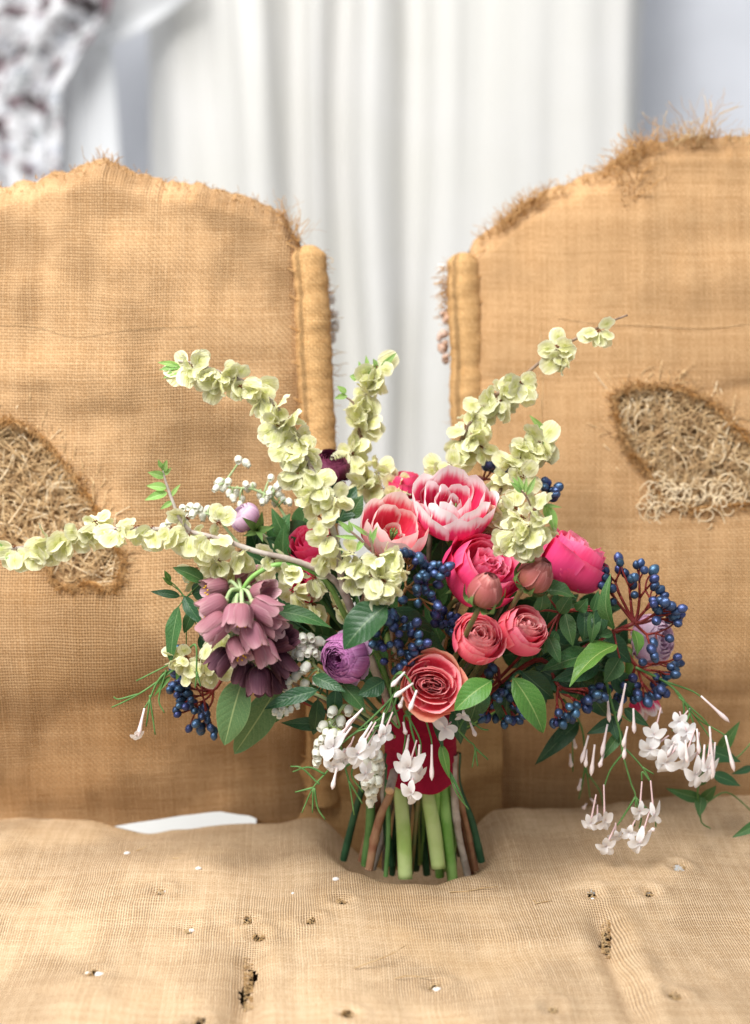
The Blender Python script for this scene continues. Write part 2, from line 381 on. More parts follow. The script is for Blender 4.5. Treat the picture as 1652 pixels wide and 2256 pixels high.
M['jas_tube'] = plain('jasmine_pink_tube', (0.80, 0.50, 0.52), 0.5, col2=(0.87, 0.72, 0.70), nscale=60, trans=0.15)
M['jas_bud'] = plain('jasmine_bud', (0.87, 0.70, 0.69), 0.5, col2=(0.90, 0.83, 0.80), nscale=45, var=0.1, trans=0.15)
def berrymat():
    q = NT('metallic_blue_berry'); nf = q.noise(q.objc(), 420, 3).outputs[0]
    c = q.mix(q.ss(nf, 0.35, 0.7), (0.030, 0.055, 0.130), (0.095, 0.150, 0.290)); c = q.hsvvar(c, 0.7, 0.06)
    q.l(c, q.b.inputs['Base Color']); q.b.inputs['Metallic'].default_value = 0.7; q.b.inputs['Roughness'].default_value = 0.37
    q.b.inputs['Specular IOR Level'].default_value = 0.5
    q.bump(nf, 0.25, 0.0005); return q.m
M['berry'] = berrymat()
def velvetmat():
    q = NT('burgundy_velvet'); nf = q.noise(q.objc(), 26, 4).outputs[0]; n2 = q.noise(q.objc(), 900, 2).outputs[0]
    c = q.mix(q.ss(nf, 0.3, 0.7), (0.20, 0.004, 0.022), (0.29, 0.010, 0.036)); q.l(c, q.b.inputs['Base Color'])
    q.b.inputs['Roughness'].default_value = 0.9; q.b.inputs['Sheen Weight'].default_value = 0.5; q.b.inputs['Sheen Tint'].default_value = (0.9, 0.12, 0.22, 1)
    q.b.inputs['Specular IOR Level'].default_value = 0.1
    q.bump(n2, 0.5, 0.0006); return q.m
M['velvet'] = velvetmat()

# ------------------------------------------------------------------ setting: floor, wall, curtains
def grid(nu, nv, fn, skip=None):
    v = []; u = []; f = []
    for j in range(nv+1):
        for i in range(nu+1):
            p, t = fn(i/nu, j/nv); v.append(p); u.append(t)
    for j in range(nv):
        for i in range(nu):
            if skip and skip(i, j): continue
            a = j*(nu+1)+i; f.append((a, a+1, a+nu+2, a+nu+1))
    return v, f, u
FLOOR_Z = -0.44
v, f, u = grid(2, 2, lambda a, b: (Vector((-2.5+5*a, -1.2+4.6*b, FLOOR_Z)), (a, b)))
o = add('floor', mesh('floor', v, f, M['floor'], u)); o['kind'] = 'structure'
v, f, u = grid(2, 2, lambda a, b: (Vector((-3+6*a, 2.95, FLOOR_Z+3.4*b)), (a, b)))
o = add('wall', mesh('wall', v, f, M['wall'], u)); o['kind'] = 'structure'

YC = 2.45
def curtain_obj(name, prof, mat, ztop, zbot, label, cat, lean=0.0, sway=0.0, thick=0.004):
    """prof: list of (px, dy) at the reference row; folds run down the cloth."""
    x0 = prof[0][0]; x1 = prof[-1][0]; n = max(40, int((x1-x0)/5))
    def fn(a, b):
        px = x0+(x1-x0)*a
        # smooth cubic through the profile
        d = 0; k = 7
        for q in range(-k, k+1): d += lerpt(prof, px+q*3.6)
        d /= 2*k+1
        z = zbot+(ztop-zbot)*b
        p = P(px, 200, YC); h = (z-0.9)
        d2 = d*(1-0.25*sm(0.9, -0.4, z)) + 0.012*nz(px*0.012, z*1.3, 3)
        return Vector((p.x + lean*h + .03*nz(px*.006, z*1.1, 5) + .012*nz(px*.03, z*1.6, 1), YC+d2, z)), (a*(x1-x0)*0.0011, z)
    v, f, u = grid(n, 26, fn)
    o = add(name, mesh(name, v, f, mat, u)); o['label'] = label; o['category'] = cat
    m = o.modifiers.new('cloth', 'SOLIDIFY'); m.thickness = thick
    return o
curtain_obj('curtain', [(318, .12), (350, .02), (395, -.03), (450, .01), (500, -.01), (560, -.07), (618, -.05), (640, .12), (654, .13), (675, .0), (715, -.02), (740, .07), (757, .15), (774, .02), (800, -.05), (860, -.03), (876, .05), (902, .10), (925, .0), (970, -.045), (1020, -.025), (1045, -.012), (1100, -.04), (1180, -.03), (1215, -.018), (1290, -.04), (1350, -.02), (1390, -.035), (1412, .0), (1424, .09)],
            M['curtain'], 1.75, FLOOR_Z+0.01, 'cream curtain falling in long soft folds behind the settee', 'curtain', lean=-0.012)
YC = 2.30
curtain_obj('side_drape', [(60, .1), (110, .0), (150, -.03), (200, .015), (232, -.02), (250, .03)], M['drape'], 1.75, FLOOR_Z+0.01,
            'narrow white drape hanging beside the floral print cloth', 'drape', lean=-0.06)
YC = 2.15
v, f, u = [], [], []
def pf(a, b):
    px = -130 + a*(lerpt([(0, 135), (0.5, 140), (0.62, 175), (0.75, 235), (1, 265)], b)+130)
    py = 520 - 640*b
    p = P(px, py, YC)
    fold = 0.03*math.sin(a*17+1.2*math.sin(b*5)) + 0.03*nz(a*5, b*6, 2) + 0.05*sm(.6, .8, b)*nz(a*8, b*11, 5)
    return Vector((p.x, YC+fold, p.z)), (a*0.55, b)
v, f, u = grid(80, 60, pf)
o = add('printed_cloth', mesh('printed_cloth', v, f, M['print'], u)); o['label'] = 'white cloth with blurred mauve and dark floral print at upper corner'; o['category'] = 'cloth'
m = o.modifiers.new('cloth', 'SOLIDIFY'); m.thickness = 0.004
def swag(a, b):
    top = P(235+190*a, 95-150*a+ (-95)*(1-b)*0.0 - 12*math.sin(a*math.pi), 2.28)
    bot = P(215+215*a, 108-130*a+10*math.sin(a*3), 2.28)
    p = bot + Vector((0, 0, 0.24))*b
    return Vector((p.x-0.02*b, 2.28+0.03*math.sin(b*9+a*2), p.z)), (a, b)
v, f, u = grid(30, 24, swag)
o = add('drape_swag', mesh('drape_swag', v, f, M['drape'], u)); o['label'] = 'white drape swept up diagonally beside the blue grey wall'; o['category'] = 'drape'
m = o.modifiers.new('cloth', 'SOLIDIFY'); m.thickness = 0.004

# ------------------------------------------------------------------ the settee
settee = thing('settee', 'burlap covered settee with two torn backs, its seat carrying the bouquet', 'settee', (0, 0, FLOOR_Z))
HOLE_L = [(-60, 950), (0, 930), (45, 935), (95, 965), (140, 1010), (185, 1065), (222, 1115), (245, 1170), (275, 1200), (280, 1250), (255, 1272), (215, 1262), (180, 1268), (140, 1255), (125, 1225), (80, 1215), (40, 1200), (0, 1160), (-60, 1140)]
HOLE_R = [(1352, 880), (1385, 858), (1440, 852), (1510, 862), (1575, 895), (1625, 950), (1680, 1010), (1690, 1085), (1640, 1100), (1580, 1105), (1510, 1108), (1455, 1095), (1430, 1060), (1412, 1020), (1380, 985), (1362, 930)]
class Back:
    def __init__(s, side):
        s.side = side
        if side < 0:
            s.y0, s.lean = 0.066, 0.21
            s.top = [(-300, 430), (0, 408), (60, 398), (130, 378), (185, 358), (232, 346), (285, 368), (340, 390), (400, 398), (460, 408), (530, 424), (590, 446), (620, 464), (640, 486), (654, 522), (700, 540)]
            s.poly = HOLE_L; s.xa = P(-300, 1100, 0.15).x
        else:
            s.y0, s.lean = 0.105, 0.23
            s.top = [(960, 580), (1042, 556), (1052, 530), (1068, 514), (1105, 492), (1150, 455), (1200, 425), (1260, 398), (1330, 372), (1385, 338), (1420, 318), (1480, 304), (1560, 300), (1652, 296), (1950, 300)]
            s.poly = HOLE_R; s.xa = P(1950, 1100, 0.15).x
        yt = s.y0+s.lean*0.62
        s.ztop = [(P(a, b, yt).x, P(a, b, yt).z) for a, b in s.top]
        hy = s.y0+s.lean*0.30
        s.hole = [(P(a, b, hy).x, P(a, b, hy).z) for a, b in s.poly]
        s.T = burl = 1
    def edge(s, z):
        if s.side < 0: a, b = P(655, 520, .2), P(668, 1500, .1)
        else: a, b = P(1042, 540, .22), P(1052, 1500, .12)
        return b.x+(a.x-b.x)*(z-b.z)/(a.z-b.z)
    def bottom(s, x):
        if s.side > 0: return -0.02
        px = [(-300, 1825), (-20, 1812), (40, 1806), (85, 1818), (150, 1824), (205, 1815), (260, 1797), (330, 1788), (400, 1780), (480, 1776), (540, 1790), (590, 1820), (760, 1825)]
        return lerpt([(P(a, b, .128).x, P(a, b, .128).z) for a, b in px], x)
    def yf(s, x, z):
        y = s.y0 + s.lean*max(z, 0)**1.05
        y += 0.062*sm(0.27, -0.04, z)**1.2                         # tucks in at the foot
        y -= 0.014*math.exp(-((z-0.22)/0.10)**2)                 # puffed lower band
        y += 0.007*math.exp(-((z-(0.150+0.02*nz(x*4, 1)))/0.010)**2)*(1 if s.side > 0 else .6)*sm(-.25, .35, nz(x*5, 8, s.side))   # crease over it
        y += 0.006*nz(x*7, z*20, 2+s.side) + 0.009*nz(x*3.3, z*4, 9) + 0.0025*nz(x*12, z*9, 12) + 0.0018*nz(x*45, z*16, 4)
        y += 0.005*math.exp(-((z-(0.455+0.025*nz(x*5, 4)))/0.007)**2)*sm(-.2, .4, nz(x*6, 3, s.side))   # seam
        e = abs(x-s.edge(z))
        y += 0.012*math.exp(-e/0.012)
        y -= 0.026*sm(0.0, 0.20, e)
        return y
    def pt(s, x, z): return Vector((x, s.yf(x, z), z))
def make_back(side):
    B = Back(side); mat = M['back_l'] if side < 0 else M['back_r']
    nu, nv, nw = 170, 250, 7
    v = []; u = []; f = []
    cells = {}
    for j in range(nv+nw+1):
        for i in range(nu+1):
            a = i/nu
            t = min(1, j/nv); 
            xe = B.edge(0.35); x = B.xa+(xe-B.xa)*a
            zt = lerpt(B.ztop, x) + 0.004*nz(x*60, 2, side) + 0.003*nz(x*150, 7, side); zb = B.bottom(x)
            z = zb+(zt-zb)*t
            xx = B.xa+(B.edge(z)-B.xa)*a
            if j <= nv:
                y = B.yf(xx, z) + 0.028*sm(0.955, 1.0, t)**2
            else:
                w = (j-nv)/nw; y = B.yf(xx, z)+0.028+0.07*w; z = zt-0.02*w*w
            v.append(Vector((xx, y, z))); u.append((xx, z + (y-B.yf(xx, min(z, zt)) if j > nv else 0)))
    for j in range(nv+nw):
        for i in range(nu):
            k = j*(nu+1)+i
            c = (v[k]+v[k+1]+v[k+nu+1]+v[k+nu+2])/4
            if j < nv and inpoly(c.x+0.003*nz(c.x*90, c.z*90, 1), c.z+0.003*nz(c.x*90, c.z*90, 8), B.hole): continue
            q = (k, k+1, k+nu+2, k+nu+1)
            f.append(q if side < 0 else q[::-1])
    back = add('backrest', mesh('backrest', v, f, mat, u), settee,
               label='torn burlap back with a straw filled rip at its side' if side < 0 else 'taller burlap back with frayed top and curly straw in its rip')
    # rear shell so that the back is solid
    mb = MB()
    zs = [B.bottom(B.edge(.3))+0.005, 0.2, 0.4, lerpt(B.ztop, B.edge(.5))-0.01]
    xo = B.xa
    rows = []
    for z in zs:
        xe = B.edge(z)
        y1 = B.yf(xe, z)+0.012
        zo = min(z, lerpt(B.ztop, xo))
        rows.append([Vector((xe, y1, z)), Vector((xe, y1+0.085, z)), Vector((xo, y1+0.095, z if z < .5 else lerpt(B.ztop, xo)-.02))])
    vv = [p for r in rows for p in r]; ff = []
    for j in range(len(rows)-1):
        for i in range(2): k = j*3+i; ff.append((k, k+1, k+4, k+3))
    add('rear_cover', mesh('rear_cover', vv, ff, M['roll'], [(p.x+p.y, p.z) for p in vv], False), settee)
    # straw bed behind the rip
    xs = [p[0] for p in B.hole]; zz = [p[1] for p in B.hole]
    bx0, bx1, bz0, bz1 = min(xs)-.02, max(xs)+.02, min(zz)-.02, max(zz)+.02
    cx, cz = sum(xs)/len(xs), sum(zz)/len(zz)
    def depth(x, z):
        d = min(math.hypot(x-a, z-b) for a, b in dense)
        return d if inpoly(x, z, B.hole) else -d
    dense = []
    for k in range(len(B.hole)):
        a, b = B.hole[k], B.hole[(k+1) % len(B.hole)]
        for q in range(4): dense.append((a[0]+(b[0]-a[0])*q/4, a[1]+(b[1]-a[1])*q/4))
    def bedf(a, b):
        x = bx0+(bx1-bx0)*a; z = bz0+(bz1-bz0)*b
        d = depth(x, z)
        return Vector((x, B.yf(x, z)+0.008+0.030*sm(-.005, .03, d)+0.004*nz(x*60, z*60, 3), z)), (a, b)
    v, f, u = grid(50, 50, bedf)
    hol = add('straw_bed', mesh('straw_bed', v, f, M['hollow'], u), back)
    RR = random.Random(11+side)
    for nm, mat, n, rad in (('straw_stuffing', M['straw'], 1500, .0007), ('pale_straw', M['straw_pale'], 300, .0009)):
        mb = MB(); k = 0
        while k < n:
            x = RR.uniform(bx0, bx1); z = RR.uniform(bz0, bz1)
            if not inpoly(x, z, B.hole): continue
            k += 1
            d = depth(x, z)
            y = B.yf(x, z)+0.004+0.027*sm(-.005, .03, d)*RR.uniform(0.15, 1)
            curly = RR.random() < (0.35 if side < 0 else 0.85)
            L = RR.uniform(.012, .040); an = RR.uniform(0, 6.28) if side > 0 else RR.choice([RR.gauss(-0.5, .35), RR.gauss(1.1, .5), RR.uniform(0, 6.28)])
            pts = [Vector((x, y, z))]; p = pts[0]; bend = RR.uniform(-1, 1)*(1.0 if curly else 0.12)
            for q in range(6):
                an += bend*RR.uniform(.5, 1)
                p = p+Vector((math.cos(an), RR.uniform(-.25, .12), math.sin(an)))*L/6
                pts.append(p)
            tube(mb, pts, rad*RR.uniform(.6, 1.5), rad*.5, 4, 0)
        add(nm, mb.mesh(nm, mat), back, kind='stuff')
    if side > 0:                                             # curls that have worked out of the rip
        mb = MB()
        for k in range(90):
            p0 = P(RR.uniform(1425, 1640), RR.gauss(1085, 22), .15) if k > 25 else P(RR.gauss(1462, 16), RR.uniform(1070, 1120), .15)
            p = Vector((p0.x, B.yf(p0.x, p0.z)-.003, p0.z)); pts = [p]; an = RR.uniform(0, 6.28); bend = RR.choice((-1, 1))*RR.uniform(.3, .9); L = RR.uniform(.015, .04)
            for q in range(9):
                an += bend*RR.uniform(.3, 1); p = p+Vector((math.cos(an), RR.uniform(-.25, .15), math.sin(an)-.15))*L/9; pts.append(p)
            tube(mb, pts, .0009, .0006, 4, 2)
        add('spilled_straw', mb.mesh('spilled_straw', M['straw_pale']), back, kind='stuff')
    # frayed rim of the rip: a rolled hem with loose jute ends
    mb = MB(); 
    ring = [Vector((x, B.yf(x, z)-0.001, z)) for x, z in B.hole]
    ring = catmull(ring+[ring[0]], 10)
    for layer in range(1):
        pts = [p+Vector((0.004*nz(p.x*80, p.z*80, layer), -0.001*layer+.001*nz(p.x*70, p.z*70, 5+layer), 0.004*nz(p.x*80, p.z*80, 9+layer))) for p in ring]
        tube(mb, pts, 0.0012, sides=5, smooth=0, rfun=lambda w, l=layer: 1+0.8*nz(w*190, l, side))
    for k in range(1500):
        i = RR.randrange(len(ring)-1); p = ring[i].lerp(ring[i+1], RR.random())
        t = (ring[i+1]-ring[i]).normalized(); inw = Vector((cx-p.x, 0, cz-p.z)).normalized()
        d = (inw*RR.uniform(-.9, .8)+t*RR.uniform(-.8, .8)+Vector((0, RR.uniform(-.5, .1), -.1))).normalized()
        p = p+inw*RR.uniform(-.005, .002); L = RR.uniform(.003, .012); b = p+d*L*.5+Vector((0, -.001, 0)); e = b+(d+Vector((RR.uniform(-.6, .6), RR.uniform(-.3, .3), RR.uniform(-.6, .6)))).normalized()*L*.5
        tube(mb, [p, b, e], .00045, .00025, 3, 2)
    add('frayed_edge', mb.mesh('frayed_edge', M['fray']), back, kind='stuff')
    # top fringe
    mb = MB(); mp = MB()
    def strand(m_, p, d, L, r=.0004, curl=1.0):
        pts = [p]
        for q in range(5):
            d = (d+Vector((RR.uniform(-1, 1), RR.uniform(-1, 1), RR.uniform(-1, 1)))*curl*.5).normalized(); p = p+d*L/5; pts.append(p)
        tube(m_, pts, r, r*.6, 3, 0)
    spots = []
    if side < 0:
        for k in range(260): spots.append((RR.uniform(-40, 660), RR.uniform(.003, .009)))
        for k in range(60): spots.append((RR.gauss(640, 14), RR.uniform(.01, .035)))
        for k in range(30): spots.append((RR.gauss(240, 20), RR.uniform(.008, .018)))
    else:
        for k in range(420): spots.append((RR.uniform(1060, 1680), RR.uniform(.004, .016)))
        for k in range(320): spots.append((RR.gauss(1150, 34), RR.uniform(.01, .026)))
        for k in range(460): spots.append((RR.gauss(1395, 26), RR.uniform(.012, .034)))
        for k in range(90): spots.append((RR.gauss(1500, 38), RR.uniform(.015, .04)))
        for k in range(25): spots.append((RR.gauss(1535, 14), RR.uniform(.04, .07)))
    yt = B.y0+B.lean*.62
    for px, L in spots:
        x = P(px, 400, yt).x; z = lerpt(B.ztop, x)-RR.uniform(0, .012)
        if side > 0 and 1350 < px < 1440: z -= RR.uniform(0, .05)*(1 if RR.random() < .7 else 0)
        p = Vector((x, B.yf(x, z)+RR.uniform(-.004, .03), z))
        strand(mp if (side > 0 and px > 1450 and RR.random() < .6) else mb, p, Vector((RR.uniform(-.6, .6), RR.uniform(-.5, .3), RR.uniform(.2, 1))).normalized(), L, RR.choice([.0002, .0003, .0006]))
    add('top_fringe', mb.mesh('top_fringe', M['fray']), back, kind='stuff')
    if mp.v: add('pale_fringe', mp.mesh('pale_fringe', M['fray_pale']), back, kind='stuff')
    # wadding showing where the top cover has worn through
    for px, py, a, b in ():
        c = P(px, py, B.y0+B.lean*.6); mbw = MB(); cx2, cz2 = c.x, c.z
        def wf(s_, t_):
            r_ = t_; th_ = s_*6.2832; rr = r_*(1+.35*nz(math.cos(th_)*1.6+px, math.sin(th_)*1.6, 3))
            x = cx2+S(a, .2)*rr*math.cos(th_); z = cz2+S(b, .2)*rr*math.sin(th_)
            return Vector((x, B.yf(x, z)-.0025*(1-r_*r_)+.0015*r_+.028*sm(0.955, 1.0, (z-B.bottom(x))/(lerpt(B.ztop, x)-B.bottom(x)))**2+.001*nz(x*200, z*200), z)), (s_, t_)
        mbw.put(*grid(24, 6, wf)); add('wadding_patch', mbw.mesh('wadding_patch', M['wad']), back)
    # rolled edge
    if side < 0: ctr = [(676, 540), (686, 640), (690, 760), (698, 900), (704, 1050), (706, 1300), (712, 1600), (716, 1760)]
    else: ctr = [(1020, 556), (1022, 650), (1028, 760), (1030, 900), (1034, 1050), (1036, 1300), (1036, 1600), (1036, 1760)]
    pts = []
    for a, b in ctr:
        p = P(a, b, B.y0+.12); p = P(a, b, B.yf(p.x, p.z)+(.010 if B.side < 0 else .010)); pts.append(p)
    pts = catmull(pts, 40)
    def rf(w): return math.sqrt(max(.0025, 1-(1-min(1, w/.055))**2))*(1+.02*math.sin(w*70)+.12*nz(w*11, side, 3))
    v, f, u = tube_data(pts, .0180, .0190, 20, True, rf, True)
    v = [p+Vector((0.0015*nz(p.x*120, p.z*120, 1), .002*nz(p.x*90, p.z*90, 2), 0)) for p in v]
    roll = add('rolled_edge', mesh('rolled_edge', v, f, M['roll'], [(a*.1, b) for a, b in u]), back)
    # stitch puckers along the roll
    mb = MB()
    for k in range(420):
        p = pts[RR.randrange(4, len(pts)-1)]; th = RR.uniform(2.6, 6.8); d = Vector((math.cos(th), math.sin(th)*.9, 0))
        strand(mb, p+d*.0175, (d+Vector((RR.uniform(-.8, .8), 0, RR.uniform(-.8, .8)))).normalized(), RR.uniform(.003, .010), .00025, .8)
    for w in range(len(pts)-1):
        if w % 23: continue
        p = pts[w]+Vector((side*0.0165, -0.006, 0))
        tube(mb, [p+Vector((side*.006, -.002, .003)), p+Vector((0, -.005, 0)), p+Vector((-side*.008, -.008, -.004))], .0007, .0006, 4, 3)
    add('stitching', mb.mesh('stitching', M['fray']), roll, kind='stuff')
    # seam thread along the upper third
    mb = MB()
    ln = [(-40, 712), (90, 716), (180, 738), (300, 722), (440, 716)] if side < 0 else [(1225, 700), (1320, 712), (1420, 716), (1540, 722), (1660, 708)]
    pp = []
    for a, b in catmull([Vector((q[0], q[1], 0)) for q in ln], 5) and [(q.x, q.y) for q in catmull([Vector((q[0], q[1], 0)) for q in ln], 5)]:
        p = P(a, b, B.y0+.11); pp.append(Vector((p.x, B.yf(p.x, p.z)-.0008, p.z)))
    tube(mb, pp, .00025, sides=4, smooth=0)
    if side > 0:
        pp = [P(1190+3*math.sin(k*.6), 720+k*30, B.y0+.10) for k in range(9)]
        tube(mb, [Vector((p.x, B.yf(p.x, p.z)-.0006, p.z)) for p in pp], .0004, sides=4)
    add('seam_thread', mb.mesh('seam_thread', M['fray_pale']), back)
    # wadding burst out of the inner edge
    RW = random.Random(5)
    def tuft(cxy, y, r, mat, nm):
        mb = MB(); c = P(*cxy, y)
        for k in range(7):
            q = c+Vector((RW.uniform(-.5, .5), RW.uniform(-.6, .6), RW.uniform(-1, 1)))*r
            vv, ff = blob(q, r*RW.uniform(.35, .7), RW.random()*50); mb.put(vv, ff)
        return add(nm, mb.mesh(nm, mat), back)
    if side < 0:
        tuft((722, 655), .23, .007, M['cotton'], 'cotton_wadding'); tuft((734, 705), .22, .008, M['cotton'], 'cotton_wadding')
        tuft((728, 735), .215, .006, M['cotton'], 'cotton_wadding'); tuft((722, 742), .2, .0035, M['red_thread'], 'red_scrap')
        mb = MB()
        for k in range(16): strand(mb, P(712+RW.uniform(-6, 8), RW.uniform(560, 880), .2), Vector((1, RW.uniform(-.4, .4), RW.uniform(-.6, .3))), RW.uniform(.008, .03), .0005)
        add('loose_threads', mb.mesh('loose_threads', M['fray_pale']), back, kind='stuff')
    else:
        tuft((978, 700), .24, .006, M['wool'], 'wool_wadding'); tuft((974, 750), .235, .008, M['wool'], 'wool_wadding'); tuft((978, 782), .23, .006, M['wool'], 'wool_wadding')
        tuft((972, 590), .25, .004, M['cotton'], 'cotton_wadding'); tuft((986, 690), .25, .005, M['cotton'], 'cotton_wadding')
        mb = MB()
        for k in range(70): strand(mb, P(986+RW.uniform(-8, 8), RW.gauss(640, 35), .24), Vector((-1, RW.uniform(-.4, .4), RW.uniform(-.7, .5))), RW.uniform(.006, .018), .0005)
        add('loose_threads', mb.mesh('loose_threads', M['fray']), back, kind='stuff')
    return B
def blob(c, r, seed):
    v = []; f = []; n, m_ = 10, 7
    for j in range(m_+1):
        th = math.pi*j/m_
        for i in range(n):
            ph = 2*math.pi*i/n
            d = Vector((math.sin(th)*math.cos(ph), math.sin(th)*math.sin(ph), math.cos(th)))
            v.append(c+d*r*(1+.35*noise.noise(d*1.7+Vector((seed, 0, 0)))))
    for j in range(m_):
        for i in range(n): f.append((j*n+i, j*n+(i+1) % n, (j+1)*n+(i+1) % n, (j+1)*n+i))
    return v, f
make_back(-1); make_back(1)
def cen(a, b):
    x = P(560, 1600, .13).x+(P(1110, 1600, .13).x-P(560, 1600, .13).x)*a; z = -.17+.36*b
    y = .128+.2*max(0, z)-.014*math.exp(-((z-.1)/.06)**2)+.012*(2*a-1)**2+.006*nz(x*14, z*12, 5)+.004*nz(x*30, z*9, 1)-.012*math.exp(-((z-.03-.3*abs(x-.03))/.012)**2)*.5
    return Vector((x, y, z)), (x, z)
v, f, u = grid(90, 60, cen)
add('centre_panel', mesh('centre_panel', v, f, M['roll'], u), settee)

# seat cushion
SLITS = [(547, 2112, 2190, 9), (1335, 2040, 2088, 9)]
HOLES = [(354, 1983, 8, 5, 0), (415, 2051, 9, 4, 1), (545, 2041, 9, 9, 0), (570, 2069, 13, 5, 0), (685, 2038, 9, 6, 0), (752, 1992, 10, 3, 0), (205, 2146, 12, 8, 1),
         (435, 2246, 12, 10, 0), (765, 2234, 14, 9, 0), (1493, 1937, 14, 6, 0), (1303, 1986, 9, 6, 0), (1428, 1983, 10, 4, 0), (958, 2150, 12, 6, 1), (1218, 2220, 9, 5, 0), (1486, 2209, 12, 8, 0)]
SZ = 0.014
hl = [(PZ(a, b, SZ), abs(PZ(a+w, b, SZ).x-PZ(a, b, SZ).x), abs(PZ(a, b+h, SZ).y-PZ(a, b, SZ).y), k) for a, b, w, h, k in HOLES]
def trough(x, y):
    d = 0
    for px, a, b, w in SLITS:
        c = PZ(px, (a+b)/2, SZ); cy0 = PZ(px, b+150, SZ).y; cy1 = PZ(px, a-20, SZ).y
        g = math.exp(-((x-c.x-0.02*(c.y-y))/0.011)**2)
        d -= 0.010*g*sm(cy0-.05, cy0+.03, y)*sm(cy1+.02, cy1-.02, y)
        d += 0.004*math.exp(-((x-c.x-.022)/0.012)**2)*sm(cy1+.02, cy1-.02, y)
    return d
DENTX = P(905, 1930, 0).x
def seat_z(x, y):
    rad0 = math.hypot(x-DENTX, y-.05)
    z = SZ + 0.026*sm(0.06, 0.30, x)*sm(-.02, .10, y) + 0.004*sm(-.05, -.3, x)*sm(0, .1, y)
    z += 0.014*nz(x*6, y*7, 4) + 0.0055*nz(x*15, y*12, 8) + 0.003*sm(.10, .0, rad0-.09)*math.sin(math.atan2(y-.05, x-DENTX)*11+2*nz(x*9, y*9))*sm(.08, .12, rad0) + 0.0012*nz(x*50, y*34, 2)
    rad = math.hypot((x-DENTX)/0.088, (y-0.055)/(0.100 if y < .055 else .3))
    z -= 0.054*(1-sm(0.30, 1.08, rad))
    z += 0.007*math.exp(-((rad-1.2)/.25)**2)
    for hx, hy, s_, a in ((P(1290, 1915, -.03).x, -.035, .04, .010), (P(1560, 1900, -.03).x, -.02, .07, .008), (P(180, 1930, -.05).x, -.05, .09, .008), (P(420, 2000, -.1).x, -.09, .06, .006)):
        z += a*math.exp(-((x-hx)**2+(y-hy)**2)/s_**2)
    z += trough(x, y)
    for c, w, h, k in hl:
        q_ = (x-c.x)**2+(y-c.y)**2
        if q_ < .0012: z += -.003*math.exp(-q_/.00006)+.002*math.exp(-((math.sqrt(q_)-.014)/.006)**2)
    z -= 0.05*sm(.10, .17, y)
    for px, a, w, s2 in ((310, 1830, .045, .013), (440, 1808, .04, .006)):
        c = P(px, a, .09); z -= s2*math.exp(-((x-c.x)/w)**2)*sm(.05, .11, y)
    return z
nu, nv = 440, 260
X0, X1, Y0, Y1 = -0.50, 0.50, -0.40, 0.17
def cut(x, y):
    xx = x+.0025*nz(x*150, y*150, 3); yy = y+.0025*nz(x*150, y*150, 6)
    for c, w, h, k in hl:
        if ((xx-c.x)/w)**2+((yy-c.y)/h)**2 < 1: return True
    for px, a, b, w in SLITS:
        c = PZ(px, (a+b)/2, SZ); L = abs(PZ(px, a, SZ).y-PZ(px, b, SZ).y)/2; ww = w*.00040
        if abs(yy-c.y) < L and abs(xx-c.x-.003*math.sin((yy-c.y)*110)) < ww*(1-((yy-c.y)/L)**2)+.0006: return True
    return False
v = []; u = []; f = []
for j in range(nv+1):
    for i in range(nu+1):
        x = X0+(X1-X0)*i/nu; y = Y0+(Y1-Y0)*j/nv
        v.append(Vector((x, y, seat_z(x, y)))); u.append((x+.06*y, y-.03*x-.8*(SZ-seat_z(x, y))))
for j in range(nv):
    for i in range(nu):
        k = j*(nu+1)+i; c = (v[k]+v[k+nu+2])/2
        if cut(c.x, c.y): continue
        f.append((k, k+1, k+nu+2, k+nu+1))
# front and side skirts
n0 = len(v)
for i in range(nu+1): v.append(Vector((v[i].x, Y0-.01, -0.12))); u.append((v[i].x, -.55))
for i in range(nu): f.append((i+1, i, n0+i, n0+i+1))
seat = add('seat', mesh('seat', v, f, M['seat'], u), settee, label='pale dented burlap seat with small rips and a crease')
def boxm(name, lo, hi, mat):
    a, b = Vector(lo), Vector(hi)
    vv = [Vector((x, y, z)) for z in (a.z, b.z) for y in (a.y, b.y) for x in (a.x, b.x)]
    return mesh(name, vv, [(0, 2, 3, 1), (4, 5, 7, 6), (0, 1, 5, 4), (2, 6, 7, 3), (0, 4, 6, 2), (1, 3, 7, 5)], mat, None, False)
add('seat_base', boxm('seat_base', (-.49, -.39, -.20), (.49, .085, -.055), M['under']), settee)
add('seat_rail', boxm('seat_rail', (-.52, -.41, -.26), (.52, .10, -.205), M['under']), settee)
for lx in (-.47, .47):
    for ly in (-.37, .06):
        vv, ff, uu = tube_data([Vector((lx, ly, -.255)), Vector((lx, ly, -.33)), Vector((lx*1.02, ly, FLOOR_Z))], .026, .016, 10)
        add('leg', mesh('leg', vv, ff, M['under'], uu), settee)
RS = random.Random(3)
mb = MB()
def fr(p, d, L, r=.0004):
    pts = [p]; 
    for q in range(3): d = (d+Vector((RS.uniform(-.4, .4), RS.uniform(-.4, .4), RS.uniform(-.3, .4)))).normalized(); p = p+d*L/3; pts.append(p)
    tube(mb, pts, r, r*.6, 3, 0)
for c, w, h, k in hl:
    for q in range(26):
        an = RS.uniform(0, 6.28); x = c.x+w*math.cos(an)*1.1; y = c.y+h*math.sin(an)*1.1
        fr(Vector((x, y, seat_z(x, y)+.0003)), Vector((-math.cos(an)*.8, -math.sin(an)*.8, RS.uniform(-.5, .9))), RS.uniform(.002, .006))
for px, a, b, w in SLITS:
    for q in range(110):
        t = PZ(px, RS.uniform(a-10, b+6), SZ); sd = RS.choice((-1, 1)); x = t.x+sd*w*.00042
        fr(Vector((x, t.y, seat_z(x, t.y)+.0004)), Vector((-sd, RS.uniform(-.5, .5), RS.uniform(-.5, .7))), RS.uniform(.002, .007))
